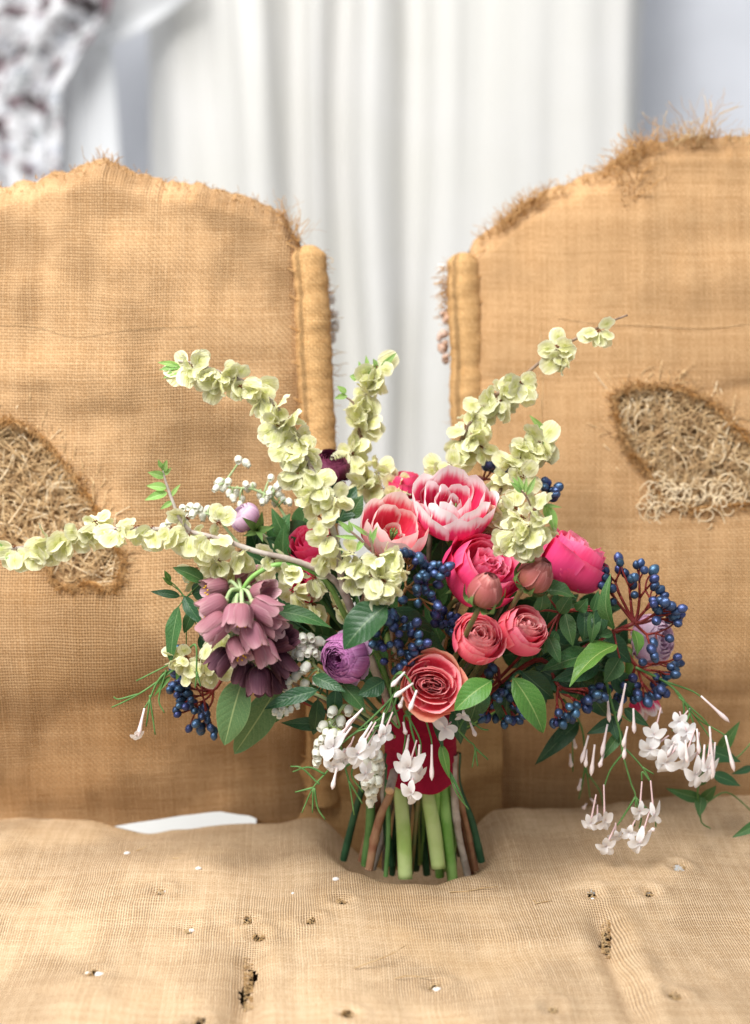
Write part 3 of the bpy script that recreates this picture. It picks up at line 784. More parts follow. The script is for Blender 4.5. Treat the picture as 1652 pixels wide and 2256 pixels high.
for px, py, L, an in ((705+826-826, 1994, 0, 0), (1178, 1994, .016, .3), (1180, 1992, .010, 1.3), (380, 2010-112, .05, .1), (990, 1967, .045, .16), (300, 1880, .012, 0), (780, 2125, .05, .12), (870, 2136, .03, .1)):
    if L: p = PZ(px, py, SZ); p.z = seat_z(p.x, p.y)+.0012; fr(p, Vector((math.cos(an), math.sin(an), .05)), L, .0006)
add('frayed_ends', mb.mesh('frayed_ends', M['fray_pale']), seat, kind='stuff')
RW = random.Random(9)
for a, b, r in ((280, 1884, 7), (437, 1931, 7), (740, 1954, 8), (205+14, 2148, 9), (205-10, 2143, 6), (422, 2051, 8), (962, 2154, 9), (645, 1970, 4), (1305, 1995, 4)):
    p = PZ(a, b, SZ); p.z = seat_z(p.x, p.y)+.0005
    vv, ff = blob(Vector((0, 0, 0)), S(r), RW.random()*40); vv = [Vector((q.x, q.y*.7, q.z*.55)) for q in vv]
    add('cotton_tuft', mesh('cotton_tuft', vv, ff, M['cotton']), seat, Matrix.Translation(p))
# white wadding in the gap under the back
def gapblob(px0, px1, py, y, r):
    mb = MB()
    for k in range(9):
        q = P(px0+(px1-px0)*(k+.5)/9, py+3*nz(k*.7, 2), y); vv, ff = blob(q, r, k*3.3)
        mb.put([Vector((q.x+(p.x-q.x)*2.2, p.y, p.z)) for p in vv], ff)
    add('white_wadding', mb.mesh('white_wadding', M['cotton']), settee)

# ------------------------------------------------------------------ bouquet: shared builders
BIND = P(925, 1650, 0.0)
RB = random.Random(21)
LEAFCACHE = {}
def leaf_mesh(mat, lw, fold, bend, wav, shape, k):
    """unit leaf along +Y, width lw; k picks a variant"""
    key = (mat.name, round(lw, 2), round(fold, 2), round(bend, 2), round(wav, 2), shape, k)
    if key in LEAFCACHE: return LEAFCACHE[key]
    nu, nv = 8, 14; v = []; u = []; f = []
    for j in range(nv+1):
        t = j/nv
        if shape == 'oval': w = math.sin(math.pi*t**0.85)**0.75*(1-.12*t)
        elif shape == 'lance': w = (math.sin(math.pi*t**0.62)**0.95)
        else: w = math.sin(math.pi*t**0.72)**0.85*(1-.25*t**3)
        w = max(w, 0.02)*lw*.5
        if j == nv: w = 0.004*lw
        cb = bend*math.sin(math.pi*t)*1.0
        for i in range(nu+1):
            s_ = i/nu*2-1
            x = s_*w*math.cos(fold*.8)
            z = cb + abs(s_)*w*math.sin(fold) + wav*.05*lw*math.sin(t*15+k*2.1+(2 if s_ > 0 else 0))*abs(s_)**2 + .06*lw*nz(s_*1.3+k*5, t*3)*abs(s_)
            y = t + .02*nz(t*4, k*3.3)*1
            x += .05*math.sin(t*3.1+k)*lw*(t-t*t)
            v.append(Vector((x, y, z))); u.append((i/nu, t))
    for j in range(nv):
        for i in range(nu):
            a = j*(nu+1)+i; f.append((a, a+1, a+nu+2, a+nu+1))
    me = mesh('leaf', v, f, mat, u); LEAFCACHE[key] = me
    return me
def leaf(parent, base, tip, wpx, mat='leaf_mid', n=None, fold=.25, bend=.08, wav=.6, shape='std', y=None, name='leaf'):
    """base/tip: (px,py,y)"""
    b = P(*base); t = P(*tip); L = (t-b).length
    n = n if n is not None else TOCAM+Vector((RB.uniform(-.25, .25), 0, RB.uniform(-.1, .45)))
    w = S(wpx, base[2])
    M_ = leafframe(b, t, n.normalized()) @ Matrix.Scale(L, 4)
    me = leaf_mesh(M[mat], round(w/L, 1) if w/L > .15 else round(w/L, 2), fold, bend, wav, shape, RB.randrange(3))
    return add(name, me, parent, M_)
def stem_to_bind(parent, pts, r0, mat, r1=None, name='stem', end=None, jit=.022):
    mb = MB(); q = BIND+Vector((RB.uniform(-jit, jit), RB.uniform(-.014, .02), RB.uniform(-.01, .02)))
    pp = list(pts)
    a, b = pp[-1], q
    pp += [a.lerp(b, .55)+Vector((0, .012, -.004)), q]
    if end is not None: pp += [q.lerp(end, .5), end]
    tube(mb, pp, r0, r1 or r0, 7, 6)
    return add(name, mb.mesh(name, M[mat]), parent)

def patch(prof, th0, dth, nu=8, nv=9, spiral=.05, ripple=.0, seed=0., drop=.2, wpow=.6, squash=1.0, off=(0, 0), tip=0.0, edge_curl=0.0):
    """petal on a surface of revolution; prof(t)->(r,z)"""
    v = []; u = []; f = []
    for j in range(nv+1):
        t0 = j/nv
        for i in range(nu+1):
            s_ = i/nu*2-1
            t = t0*(1-drop*abs(s_)**2.4*(.3+.7*t0)+tip*(1-abs(s_))*t0*t0)
            w = .30+.70*math.sin(min(1, t0/wpow)*math.pi/2)
            th = th0+s_*dth*w
            r, z = prof(t)
            r *= 1+spiral*s_
            k = t0**2
            rr = ripple*k*nz(s_*2.3+seed*7.7, t0*1.5, seed)
            r += rr + edge_curl*k*abs(s_)**3 + ripple*.35*k*k*nz(s_*7+seed*1.7, 3, seed*5); z += ripple*.8*k*nz(s_*2.9+seed*3.1, 5, seed*2)
            v.append(Vector((r*math.cos(th)*squash+off[0], r*math.sin(th)+off[1], z))); u.append((i/nu, t0))
    for j in range(nv):
        for i in range(nu):
            a = j*(nu+1)+i; f.append((a, a+nu+1, a+nu+2, a+1))
    return v, f, u
def bez(p, t):
    n = len(p); q = [Vector(x) for x in p]
    while len(q) > 1: q = [q[i].lerp(q[i+1], t) for i in range(len(q)-1)]
    return q[0].x, q[0].y
def rose(name, label, px, py, y, rpx, axis, mats, seed, hgt=1.25, open_=.55, layers=7, inner='spiral', sepals=True, group=None, stem_end=None, stem_mat='rosestem', guard=None, roll=0., cat='rose', stem=True):
    RR = random.Random(seed)
    c = P(px, py, y); R0 = S(rpx, y); ax = axis.normalized(); H = R0*hgt
    base = c-ax*H*.5
    T_ = thing(name, label, cat, base, group)
    F = frame(base, ax, None, roll)
    counts = [5, 5, 5, 5, 5, 5, 4, 4, 3, 3][:layers]
    for li, n in enumerate(counts):
        g = li/(layers-1)
        Rm = R0*(1-.80*g**.85)                       # belly radius
        h = H*(.90+.12*math.sin(g*2.6)-(.10*g))
        rt = Rm*(.80+open_*.55*(1-g)**1.5)
        if li == 0: rt = Rm*(.92+open_*.35); h *= .88
        prof = lambda t, Rm=Rm, h=h, rt=rt, g=g: bez([(R0*.10, 0), (Rm*1.12, H*.02+g*H*.10), (Rm*1.10, h*.62), (Rm*.90, h*.86), (rt, h)], t)
        th_off = RR.uniform(0, 6.28)
        sq = 1.0; off = (0, 0)
        Rm0, h0, rt0 = Rm, h, rt
        for k in range(n):
            th = th_off+2*math.pi*k/n+RR.uniform(-.2, .2); Rm = Rm0*RR.uniform(.95, 1.05); h = h0*RR.uniform(.90, 1.05); rt = rt0*RR.uniform(.88, 1.10)
            prof = lambda t, Rm=Rm, h=h, rt=rt, g=g: bez([(R0*.10, 0), (Rm*1.12, H*.02+g*H*.10), (Rm*1.10, h*.62), (Rm*.90, h*.86), (rt, h)], t)
            if inner == 'quarter' and g > .30:
                qd = (k % 4)*math.pi/2+.6; rr = R0*.27*(1-.35*g)
                off = (rr*math.cos(qd), rr*math.sin(qd)); scale = .62
                prof2 = lambda t, Rm=Rm*.78, h=h: bez([(R0*.05, H*.1), (Rm*.8, H*.2), (Rm*.9, h*.6), (Rm*.75, h*.9), (Rm*RR_[0], h)], t)
                RR_ = [RR.uniform(.7, 1.05)]
                d = patch(prof2, th+qd*.3, math.pi/n*1.5, 8, 9, .10, R0*.10, seed+li*3.1+k, .22, .6, .75, off)
            elif inner == 'line' and g > .18:
                d = patch(prof, th, math.pi/n*1.45, 9, 10, .06, R0*.07, seed+li*3.1+k, .18, .6, .82-.46*g, (R0*.10*g*RR.uniform(-1, 1), R0*.22*g*RR.uniform(-1, 1)))
            else:
                d = patch(prof, th, math.pi/n*(1.42 if li else 1.35), 9, 10, .055, R0*(.055 if li else .09), seed+li*3.1+k, .16, .62, 1.0, (0, 0), 0, 0)
            mt = M[guard] if (guard and li == 0) else M[mats[min(li, len(mats)-1)]]
            add('petal', mesh('petal', *d[:2], mt, d[2]), T_, F)
    if sepals:
        for k in range(5):
            th = k*2*math.pi/5+.3; d = Vector((math.cos(th), math.sin(th), .15))
            b = F @ Vector((0, 0, -.02*H)); t = F @ (Vector((math.cos(th)*R0*.95, math.sin(th)*R0*.95, H*RR.uniform(.05, .30))))
            L = (t-b).length
            n_ = (F.to_3x3() @ Vector((math.cos(th)*.5, math.sin(th)*.5, -1))).normalized()
            add('sepal', leaf_mesh(M['sepal'], .3, .2, -.15, .3, 'lance', k % 3), T_, leafframe(b, t, n_) @ Matrix.Scale(L, 4))
    if stem: stem_to_bind(T_, [base+ax*.004, base-ax*.018, base-ax*.045+Vector((0, .01, 0))], S(6, y), stem_mat, end=stem_end)
    return T_
V = Vector

# --- cut ends of the stems, found by where they show below the ribbon
def E(px, py, y): return P(px, py, y)

# ------------------------------------------------------------------ roses
rose('garden_rose', 'large hot pink garden rose with a dusky bud in front of it', 1062, 1262, -.050, 84, V((.42, -.62, .72)), ['rose_hot', 'rose_hot', 'rose_hot_heart'], 3, 1.35, .35, 9, 'quarter', stem_end=E(1046, 1880, .04))
rose('garden_rose', 'hot pink cup shaped rose beside the sacking, its top facing away', 1264, 1238, -.020, 72, V((.55, -.05, .85)), ['rose_hot', 'rose_hot', 'rose_hot_heart'], 5, 1.55, .30, 8, 'quarter')
rose('spray_rose', 'coral pink spray rose with spiral heart above the open salmon rose', 1052, 1408, -.088, 57, V((.18, -.74, .66)), ['rose_coral', 'rose_coral', 'rose_coral', 'rose_pale_lit'], 11, 1.5, .20, 9, 'spiral', stem_end=E(1012, 1885, .03))
rose('spray_rose', 'coral pink spray rose tucked behind the spiral one, facing outwards', 1150, 1388, -.070, 56, V((.50, -.62, .55)), ['rose_coral', 'rose_coral', 'rose_coral', 'rose_pale_lit'], 16, 1.5, .26, 9, 'line', roll=.5)
rose('open_rose', 'fully open salmon rose with folded heart just above the ribbon', 950, 1508, -.098, 66, V((.04, -.93, .24)), ['rose_salmon', 'rose_salmon', 'rose_pale_lit'], 23, .85, .75, 9, 'line', guard='rose_guard', sepals=False, stem_end=E(905, 1925, -.01), roll=1.45)
rose('garden_rose', 'hot pink rose half hidden under the arching elm branch', 690, 1205, .000, 55, V((-.35, -.5, .75)), ['rose_hot'], 31, 1.4, .3, 6)
rose('garden_rose', 'hot pink rose low behind the elm seeds and curved stem', 672, 1285, -.025, 42, V((-.3, -.75, .3)), ['rose_hot'], 33, 1.3, .3, 6)
rose('garden_rose', 'hot pink rose peeping between the back elm sprig and tulip', 893, 1070, .045, 40, V((.0, -.1, .95)), ['rose_hot'], 35, 1.4, .3, 6)
rose('garden_rose', 'hot pink petals behind the large garden rose under drooping elm seeds', 1095, 1200, -.005, 45, V((.2, -.2, .9)), ['rose_hot'], 37, 1.4, .3, 6)
def bud(label, px, py, y, rpx, axis, seed, stem_pts):
    RR = random.Random(seed); c = P(px, py, y); R0 = S(rpx, y); H = R0*2.05; ax = axis.normalized(); base = c-ax*H*.5
    T_ = thing('rose_bud', label, 'rosebud', base, 'dusky rose buds'); F = frame(base, ax, None, seed)
    for li, (n, rm, hh, tp) in enumerate(((4, 1.0, .86, .55), (4, .86, 1.0, .42), (3, .62, 1.02, .36), (3, .36, 1.0, .6))):
        prof = lambda t, rm=rm, hh=hh, tp=tp: bez([(R0*.12, 0), (R0*rm*1.25, H*.02), (R0*rm*1.25, H*hh*.55), (R0*rm*.85, H*hh*.85), (R0*rm*tp, H*hh)], t)
        for k in range(n):
            d = patch(prof, RR.uniform(-.2, .2)+k*2*math.pi/n+li, math.pi/n*1.35, 8, 10, .05, R0*.08, seed+li*2.2+k, .10, .6)
            add('petal', mesh('petal', *d[:2], M['rose_bud'], d[2]), T_, F)
    for k in range(5):
        th = k*2*math.pi/5+.5; out = RR.uniform(1.0, 1.35)
        b = F @ V((0, 0, -.03*H)); t = F @ V((math.cos(th)*R0*out, math.sin(th)*R0*out, H*RR.uniform(.35, .75)))
        n_ = F.to_3x3() @ V((math.cos(th), math.sin(th), -.5)); L = (t-b).length
        add('sepal', leaf_mesh(M['sepal'], .36, .15, .36, .4, 'lance', k % 3), T_, leafframe(b, t, n_) @ Matrix.Scale(L, 4))
    hip = MB(); vv, ff = blob(V((0, 0, 0)), R0*.32, 2); hip.put(vv, ff); add('hip', hip.mesh('hip', M['sepal']), T_, Matrix.Translation(base-ax*R0*.1))
    mb = MB(); tube(mb, [base]+[P(*q) for q in stem_pts], S(6, y), S(7, y), 7, 6); add('stem', mb.mesh('stem', M['rosestem']), T_)
bud('dusky pink rosebud standing in front of the large garden rose', 1070, 1298, -.125, 37, V((.28, -.35, .9)), 1, [(1052, 1345, -.122), (1025, 1400, -.10), (995, 1470, -.06), (960, 1600, .0)])
bud('dusky pink rosebud between the two large hot pink roses', 1182, 1264, -.085, 37, V((.5, -.3, .8)), 2, [(1150, 1300, -.083), (1128, 1335, -.07), (1060, 1460, -.04), (960, 1600, .0)])

# ------------------------------------------------------------------ tulips, ranunculus and other round flowers
def tulip(label, px, py, y, rpx, axis, seed, spec, mats, roll=0., stem_end=None, sm_='stem_mid'):
    RR = random.Random(seed); c = P(px, py, y); R0 = S(rpx, y); ax = axis.normalized(); base = c-ax*R0*.6
    T_ = thing('tulip', label, 'tulip', base); F = frame(base, ax, None, roll)
    for li, (n, rm, rt, h, wd) in enumerate(spec):
        o0 = RR.uniform(0, 6.28)
        for k in range(n):
            rtk = rt*RR.uniform(.88, 1.10); hk = h*RR.uniform(.92, 1.08)
            prof = lambda t: bez([(R0*.08, 0), (R0*rm*1.15, R0*-.02), (R0*rm*1.08, R0*hk*.55), (R0*rtk, R0*hk)], t)
            d = patch(prof, o0+k*2*math.pi/n+RR.uniform(-.12, .12), math.pi/n*wd, 10, 11, .04, R0*.10, seed+li*4.4+k, .26, .5, 1, (0, 0), .03, -R0*.08)
            add('petal', mesh('petal', *d[:2], M[mats[min(li, len(mats)-1)]], d[2]), T_, F)
    mb = MB()
    for k in range(7):
        th = k*.9; tube(mb, [V((0, 0, R0*.1)), V((math.cos(th)*R0*.10, math.sin(th)*R0*.10, R0*.62))], S(1.6, y), S(2.2, y), 5, 0)
    add('stamens', mb.mesh('stamens', M['sepal']), T_, F)
    stem_to_bind(T_, [base+ax*.004, base-ax*.02, base-ax*.05], S(9, y), sm_, S(12, y), end=stem_end)
    return T_
tulip('open double tulip, pink with broad white petal edges, topmost of the front flowers', 1000, 1115, -.020, 88, V((.05, -.55, .80)), 4, [(6, .92, 1.00, 1.0, 1.5), (5, .74, .74, 1.10, 1.3), (4, .46, .40, 1.0, 1.2), (3, .22, .16, .85, 1.25)], ['tulip'], .4, E(985, 1915, .0), 'stem_fat')
tulip('cupped red pink tulip with cream petal edges beside the arching elm branch', 868, 1170, -.035, 78, V((.18, -.62, .70)), 9, [(6, .90, 1.02, 1.20, 1.35), (4, .66, .62, 1.05, 1.3), (3, .3, .3, .6, 1.2)], ['tulip_red'], .9, E(898, 1930, -.02), 'stem_fat')
tulip('red and white tulip low behind the right hand berries', 1418, 1555, .015, 40, V((.35, -.35, -.75)), 12, [(6, .85, .7, 1.3, 1.3), (4, .5, .4, 1.1, 1.3)], ['tulip'], .2)

def ball(name, label, px, py, y, rpx, axis, mat, seed, n_layers=8, loose=None, cat='flower', hgt=1.2, stem='stem_green', group=None):
    RR = random.Random(seed); c = P(px, py, y); R0 = S(rpx, y); ax = axis.normalized(); base = c-ax*R0*.75; H = R0*hgt*1.3
    T_ = thing(name, label, cat, base, group); F = frame(base, ax, None, seed)
    for li in range(n_layers):
        g = li/(n_layers-1); Rm = R0*(1-.78*g); n = 6 if li < 4 else 5
        h = H*(.78+.20*math.sin(min(1, g*1.3)*1.57)-.16*g)
        prof = lambda t, Rm=Rm, h=h: bez([(R0*.08, 0), (Rm*1.2, 0), (Rm*1.22, h*.55), (Rm*1.02, h*.9), (Rm*.78, h)], t)
        o0 = RR.uniform(0, 6.28)
        for k in range(n):
            d = patch(prof, o0+k*6.283/n+RR.uniform(-.1, .1), math.pi/n*1.4, 8, 9, .05, R0*.07, seed+li*2.7+k, .16, .6)
            add('petal', mesh('petal', *d[:2], M[mat], d[2]), T_, F)
    if loose:
        for th, rt, h, wd, up in loose:
            prof = lambda t: bez([(R0*.08, 0), (R0*.5, -R0*.02), (R0*rt*.9, R0*h*.5), (R0*rt, R0*h)], t)
            d = patch(prof, th, wd, 9, 10, .02, R0*.22, seed+th, .30, .5, 1, (0, 0), .0, R0*.06)
            add('petal', mesh('petal', *d[:2], M[up], d[2]), T_, F)
    stem_to_bind(T_, [base+ax*.003, base-ax*.02, base-ax*.04], S(6, y), stem)
    return T_
ball('ranunculus', 'lilac purple veined ranunculus with loose outer petals under a dark leaf', 758, 1450, -.098, 52, V((-.50, -.80, .16)), 'ranunculus', 41, 10,
     [(0.2, 1.15, .35, .55, 'ranunculus_pale'), (1.3, 1.2, .2, .5, 'ranunculus_pale'), (2.4, 1.1, .4, .55, 'ranunculus_pale'), (3.6, 1.15, .2, .5, 'ranunculus_pale'), (4.7, 1.2, .35, .5, 'ranunculus_pale'), (5.6, 1.1, .5, .5, 'ranunculus_pale')], 'ranunculus')
ball('dark_flower', 'deep burgundy ruffled flower behind the elm branches', 728, 1025, .050, 40, V((.1, -.5, .8)), 'burgundy', 44, 6, [(k*1.0, 1.35, .55, .5, 'burgundy') for k in range(6)], 'flower')
ball('mauve_flower', 'pale mauve ruffled flower behind the red berry stalks', 1440, 1410, .020, 52, V((.55, -.6, .2)), 'mauve', 47, 5, [(k*1.05, 1.15, .55, .55, 'mauve') for k in range(6)], 'flower')
T_ = ball('mauve_bud', 'half closed pink mauve flower bud with green sepals on a bent stem', 540, 1140, .010, 32, V((-.5, -.2, .55)), 'mauve', 49, 4, None, 'flower bud', 1.35)
for k in range(5):
    b = P(566, 1168, .005); t = P(566+math.cos(k*1.25)*40, 1160+math.sin(k*1.25)*36, -.012); L = (t-b).length
    add('sepal', leaf_mesh(M['sepal'], .3, .2, .1, .3, 'lance', k % 3), T_, leafframe(b, t, V((.3, -1, .2))) @ Matrix.Scale(L, 4))
mb = MB(); tube(mb, [P(562, 1166, .008), P(590, 1190, .004), P(625, 1225, .0), P(700, 1300, .0)], S(6), sides=7); add('stem', mb.mesh('stem', M['cap']), T_)

# ------------------------------------------------------------------ fritillary spike
fr_top = P(531, 1300, -.085)
fritillary = thing('fritillary', 'dusky mauve fritillary bells hanging in a cluster from an arching green stem', 'fritillary', P(775, 1370, -.05))
mb = MB(); tube(mb, [P(925, 1600, .0), P(800, 1420, -.03), P(757, 1350, -.055), P(725, 1290, -.075), P(675, 1252, -.085), P(615, 1243, -.09), P(568, 1262, -.092), P(540, 1290, -.092), P(527, 1330, -.09), P(530, 1380, -.085), P(545, 1440, -.08), P(560, 1490, -.075)], S(6.5), S(4), 8, 7)
add('stem', mb.mesh('stem', M['stem_mid']), fritillary)
BELL_T = {}
def bell(px, py, y, ex, ey, ey_depth, size, dark=False, k=0):
    """cap at px,py; mouth at ex,ey"""
    a = P(px, py, y); b = P(ex, ey, ey_depth); ax = ((b-a).normalized()+V((R.uniform(-.25, .25), R.uniform(-.35, .1), R.uniform(-.25, .1)))).normalized(); L = S(size*.88, y)
    key = 'frit_dark' if dark else 'frit'
    F = frame(a, ax, None, k*.7) @ Matrix.Scale(L, 4)
    capm = BELL_T.get('cap')
    if not capm:
        vv, ff = blob(V((0, 0, .04)), .13, 1); capm = BELL_T['cap'] = mesh('cap', vv, ff, M['cap'])
    part = add('bell', capm, fritillary, F)
    prof = lambda t: bez([(.04, 0), (.54, -.06), (.46, .5), (.44, .80), (.46, 1.0)], t)
    for q in range(6):
        kk = (key, q % 2, k % 3)
        if kk not in BELL_T:
            inn = .93 if q % 2 else 1.05
            pr = lambda t, inn=inn: (prof(t)[0]*inn, prof(t)[1])
            d = patch(pr, 0, math.pi/6*1.55, 8, 10, .03, .06, q+k*1.3, .34, .5, 1, (0, 0), .06, -.06)
            BELL_T[kk] = mesh('tepal', *d[:2], M[key], d[2])
        add('tepal', BELL_T[kk], part, F @ Matrix.Rotation(q*math.pi/3+.2, 4, 'Z'))
    # curved pedicel and anthers
    m_ = MB(); hub = P(531+R.uniform(-3, 3), min(py-4, 1420)*.5+1300*.5 if py > 1330 else 1300, -.088)
    tube(m_, [hub, hub.lerp(a, .6)+Vector((0, -.003, .006)), a], S(4), S(4.5), 6, 5)
    add('pedicel', m_.mesh('pedicel', M['frit_stem']), fritillary)
    if k % 3 == 0:
        m_ = MB()
        for q in range(5):
            th = q*1.25; p0 = V((math.cos(th)*.18, math.sin(th)*.18, .86)); tube(m_, [p0, p0+V((0, 0, .09))], .035, .03, 5, 0)
        add('anthers', m_.mesh('anthers', M['yellow']), part, F)
bells = [(500, 1290, -.075, 462, 1296, -.08, 62, 0), (525, 1285, -.07, 548, 1256, -.06, 60, 0), (562, 1310, -.09, 605, 1288, -.10, 66, 0),
         (498, 1322, -.105, 428, 1345, -.115, 70, 0), (555, 1326, -.11, 600, 1352, -.115, 72, 0), (520, 1332, -.12, 500, 1400, -.13, 64, 0), (533, 1330, -.125, 545, 1390, -.13, 62, 0),
         (500, 1358, -.115, 445, 1412, -.12, 76, 0), (512, 1340, -.10, 452, 1375, -.095, 66, 0), (545, 1370, -.12, 565, 1428, -.125, 70, 0), (575, 1358, -.10, 622, 1388, -.105, 66, 0), (540, 1330, -.08, 600, 1325, -.08, 64, 0),
         (515, 1406, -.11, 530, 1462, -.12, 64, 0), (572, 1408, -.11, 598, 1460, -.115, 66, 0),
         (505, 1432, -.10, 480, 1482, -.105, 64, 1), (570, 1468, -.10, 560, 1530, -.105, 72, 1), (598, 1420, -.085, 638, 1402, -.09, 66, 1), (605, 1440, -.085, 645, 1478, -.09, 66, 1), (590, 1475, -.08, 612, 1530, -.085, 62, 1), (545, 1455, -.09, 530, 1500, -.09, 60, 1)]
for k, b in enumerate(bells): bell(*b[:7], dark=bool(b[7]), k=k)

# ------------------------------------------------------------------ elm branches with papery seeds
SEEDM = []
for k in range(10):
    RR = random.Random(60+k); v = [V((0, 0, 0))]; u = [(.5, .02)]; f = []
    n, m_ = 18, 4; cup = RR.uniform(-.12, .15); fold = RR.uniform(-.15, .2)
    for j in range(1, m_+1):
        for i in range(n):
            th = 2*math.pi*i/n; r = j/m_
            notch = 1-.16*math.exp(-((th-math.pi/2)/.22)**2)
            x = .46*r*math.cos(th)*notch; y = .5+.52*r*math.sin(th)*notch
            z = cup*(r*r)*.5*math.cos(th)**2 + fold*(y-.5)**2 + .17*r*r*nz(math.cos(th)*2.8+k*9, math.sin(th)*2.8, k) + (.05 if j == 1 else 0)
            v.append(V((x, y, z))); u.append((.5+.5*r*math.cos(th), .1+.9*r))
    v[0] = V((0, .5, .075))
    for i in range(n): f.append((0, 1+i, 1+(i+1) % n))
    for j in range(m_-1):
        for i in range(n):
            a = 1+j*n+i; b = 1+j*n+(i+1) % n; f.append((a, a+n, b+n, b))
    SEEDM.append(mesh('seed', v, f, M['seed'], u))
CAL = []
for k in range(3):
    RR = random.Random(90+k); mb = MB()
    for q in range(9):
        d = V((RR.uniform(-1, 1), RR.uniform(-1, 1), RR.uniform(-1, 1))).normalized()
        tube(mb, [V((0, 0, 0)), d*.5+V((0, 0, .1)), d+V((RR.uniform(-.3, .3), 0, RR.uniform(-.3, .3)))], .16, .10, 4, 0)
    CAL.append(mb.mesh('calyx', M['calyx']))
def elm(label, paths, clusters, base_r, group='papery elm seed branches', twig_leaves=(), end=None, bark='bark'):
    """paths: lists of (px,py,y); clusters: (px,py,y,count,dirx,diry,size)"""
    root = P(*paths[0][0])
    T_ = thing('elm_branch', label, 'branch', root, group)
    for i, pa in enumerate(paths):
        mb = MB(); pts = [P(*q) for q in pa]
        if i == 0:
            q = BIND+V((R.uniform(-.015, .015), R.uniform(-.01, .01), 0)); pts = ([end, q] if end is not None else [q])+[q.lerp(pts[0], .5)]+pts
        rr = base_r*(1 if i == 0 else .6)
        tube(mb, pts, rr, rr*.35, 7, 7, rfun=lambda w: 1+.18*nz(w*60, i))
        add('branch' if i == 0 else 'twig', mb.mesh('branch', M[bark]), T_)
    RR = random.Random(len(label))
    for (px, py, y, n, dx, dy, sz) in clusters:
        c = P(px, py, y); add('calyx', CAL[RR.randrange(3)], T_, Matrix.Translation(c) @ Matrix.Scale(S(8), 4))
        bias = V((dx, -.35, -dy))
        for k in range(int(n*1.2+.5)):
            d = (bias*1.0+V((RR.gauss(0, .75), RR.gauss(0, .55), RR.gauss(0, .75)))).normalized()
            s_ = S(sz*1.08*RR.uniform(.66, 1.2), y)
            b = c+d*S(6)
            nn = TOCAM*RR.uniform(.6, 1.5)+V((RR.gauss(0, .8), RR.gauss(0, .5), RR.gauss(0, .8)))
            if nn.dot(TOCAM) < 0: nn = -nn
            add('seed', SEEDM[RR.randrange(10)], T_, leafframe(b, b+d, nn) @ Matrix.Scale(s_, 4))
    for (bx, by, by_y, tx, ty, ty_y, w) in twig_leaves:
        leaf(T_, (bx, by, by_y), (tx, ty, ty_y), w, 'leaf_young', None, .35, .05, .5, 'std')
    return T_
def along(path, step, n, side, sz, jitter=8):
    """clusters spaced along a pixel path"""
    out = []; pts = catmull([V(q) for q in path], 12); acc = 0; RR = random.Random(int(path[0][0]))
    for a, b in zip(pts, pts[1:]):
        acc += math.hypot(b.x-a.x, b.y-a.y)
        if acc >= step:
            acc = 0; out.append((b.x+RR.uniform(-jitter, jitter)*.3, b.y+RR.uniform(-jitter, jitter)*.3, b.z, n+RR.randrange(-1, 3), side[0], side[1], sz))
    return out
pa = [(800, 1420, -.04), (765, 1325, -.068), (738, 1280, -.078), (700, 1255, -.085), (640, 1232, -.09), (560, 1213, -.09), (500, 1192, -.088), (420, 1172, -.085), (340, 1165, -.08), (260, 1165, -.075), (190, 1165, -.07), (120, 1190, -.068), (50, 1205, -.066), (5, 1210, -.065)]
pb = [(420, 1172, -.085), (395, 1140, -.085), (375, 1090, -.083), (362, 1050, -.08), (358, 1025, -.08)]
cl = along(pa[6:], 36, 6, (0, .85), 40) + [(640, 1245, -.088, 6, 0, .9, 38), (690, 1270, -.085, 5, .2, .9, 38), (600, 1230, -.085, 5, 0, .7, 36), (530, 1215, -.08, 7, 0, .8, 38), (480, 1235, -.075, 8, -.2, .6, 38), (440, 1215, -.07, 7, 0, .7, 38), (470, 1265, -.065, 7, 0, .5, 36), (560, 1255, -.07, 6, 0, .6, 36), (210, 1150, -.07, 3, .3, -.3, 34), (480, 1150, -.08, 4, .2, -.6, 38), (410, 1140, -.08, 4, -.5, -.2, 34), (600, 1275, -.045, 7, 0, .4, 38), (645, 1300, -.04, 7, .2, .4, 38), (560, 1290, -.05, 6, -.2, .4, 36), (690, 1330, -.035, 6, .2, .3, 38), (520, 1250, -.055, 6, -.1, .4, 36), (430, 1255, -.055, 6, -.2, .3, 36), (740, 1340, -.04, 5, .2, .3, 36)]
elm('elm branch with papery seeds reaching level to the photo edge over the straw rip', [pa, pb], cl, S(8), end=None, bark='bark_pale',
    twig_leaves=[(368, 1085, -.083, 318, 1102, -.09, 22), (366, 1075, -.083, 322, 1070, -.085, 20), (362, 1050, -.08, 325, 1040, -.085, 18), (360, 1040, -.08, 368, 1012, -.082, 14), (358, 1030, -.08, 348, 1012, -.085, 12), (376, 1095, -.083, 398, 1066, -.08, 10), (380, 1105, -.084, 352, 1122, -.088, 12), (362, 1045, -.08, 378, 1030, -.08, 10), (15, 1208, -.065, -10, 1190, -.066, 10), (20, 1212, -.065, 14, 1240, -.07, 8), (8, 1210, -.065, -8, 1225, -.066, 10)])
pa = [(772, 1335, -.07), (755, 1290, -.085), (742, 1210, -.09), (728, 1150, -.09), (708, 1095, -.088), (684, 1030, -.085), (655, 970, -.08), (622, 915, -.075), (588, 875, -.07), (545, 845, -.066), (490, 822, -.062), (430, 802, -.06), (392, 795, -.06)]
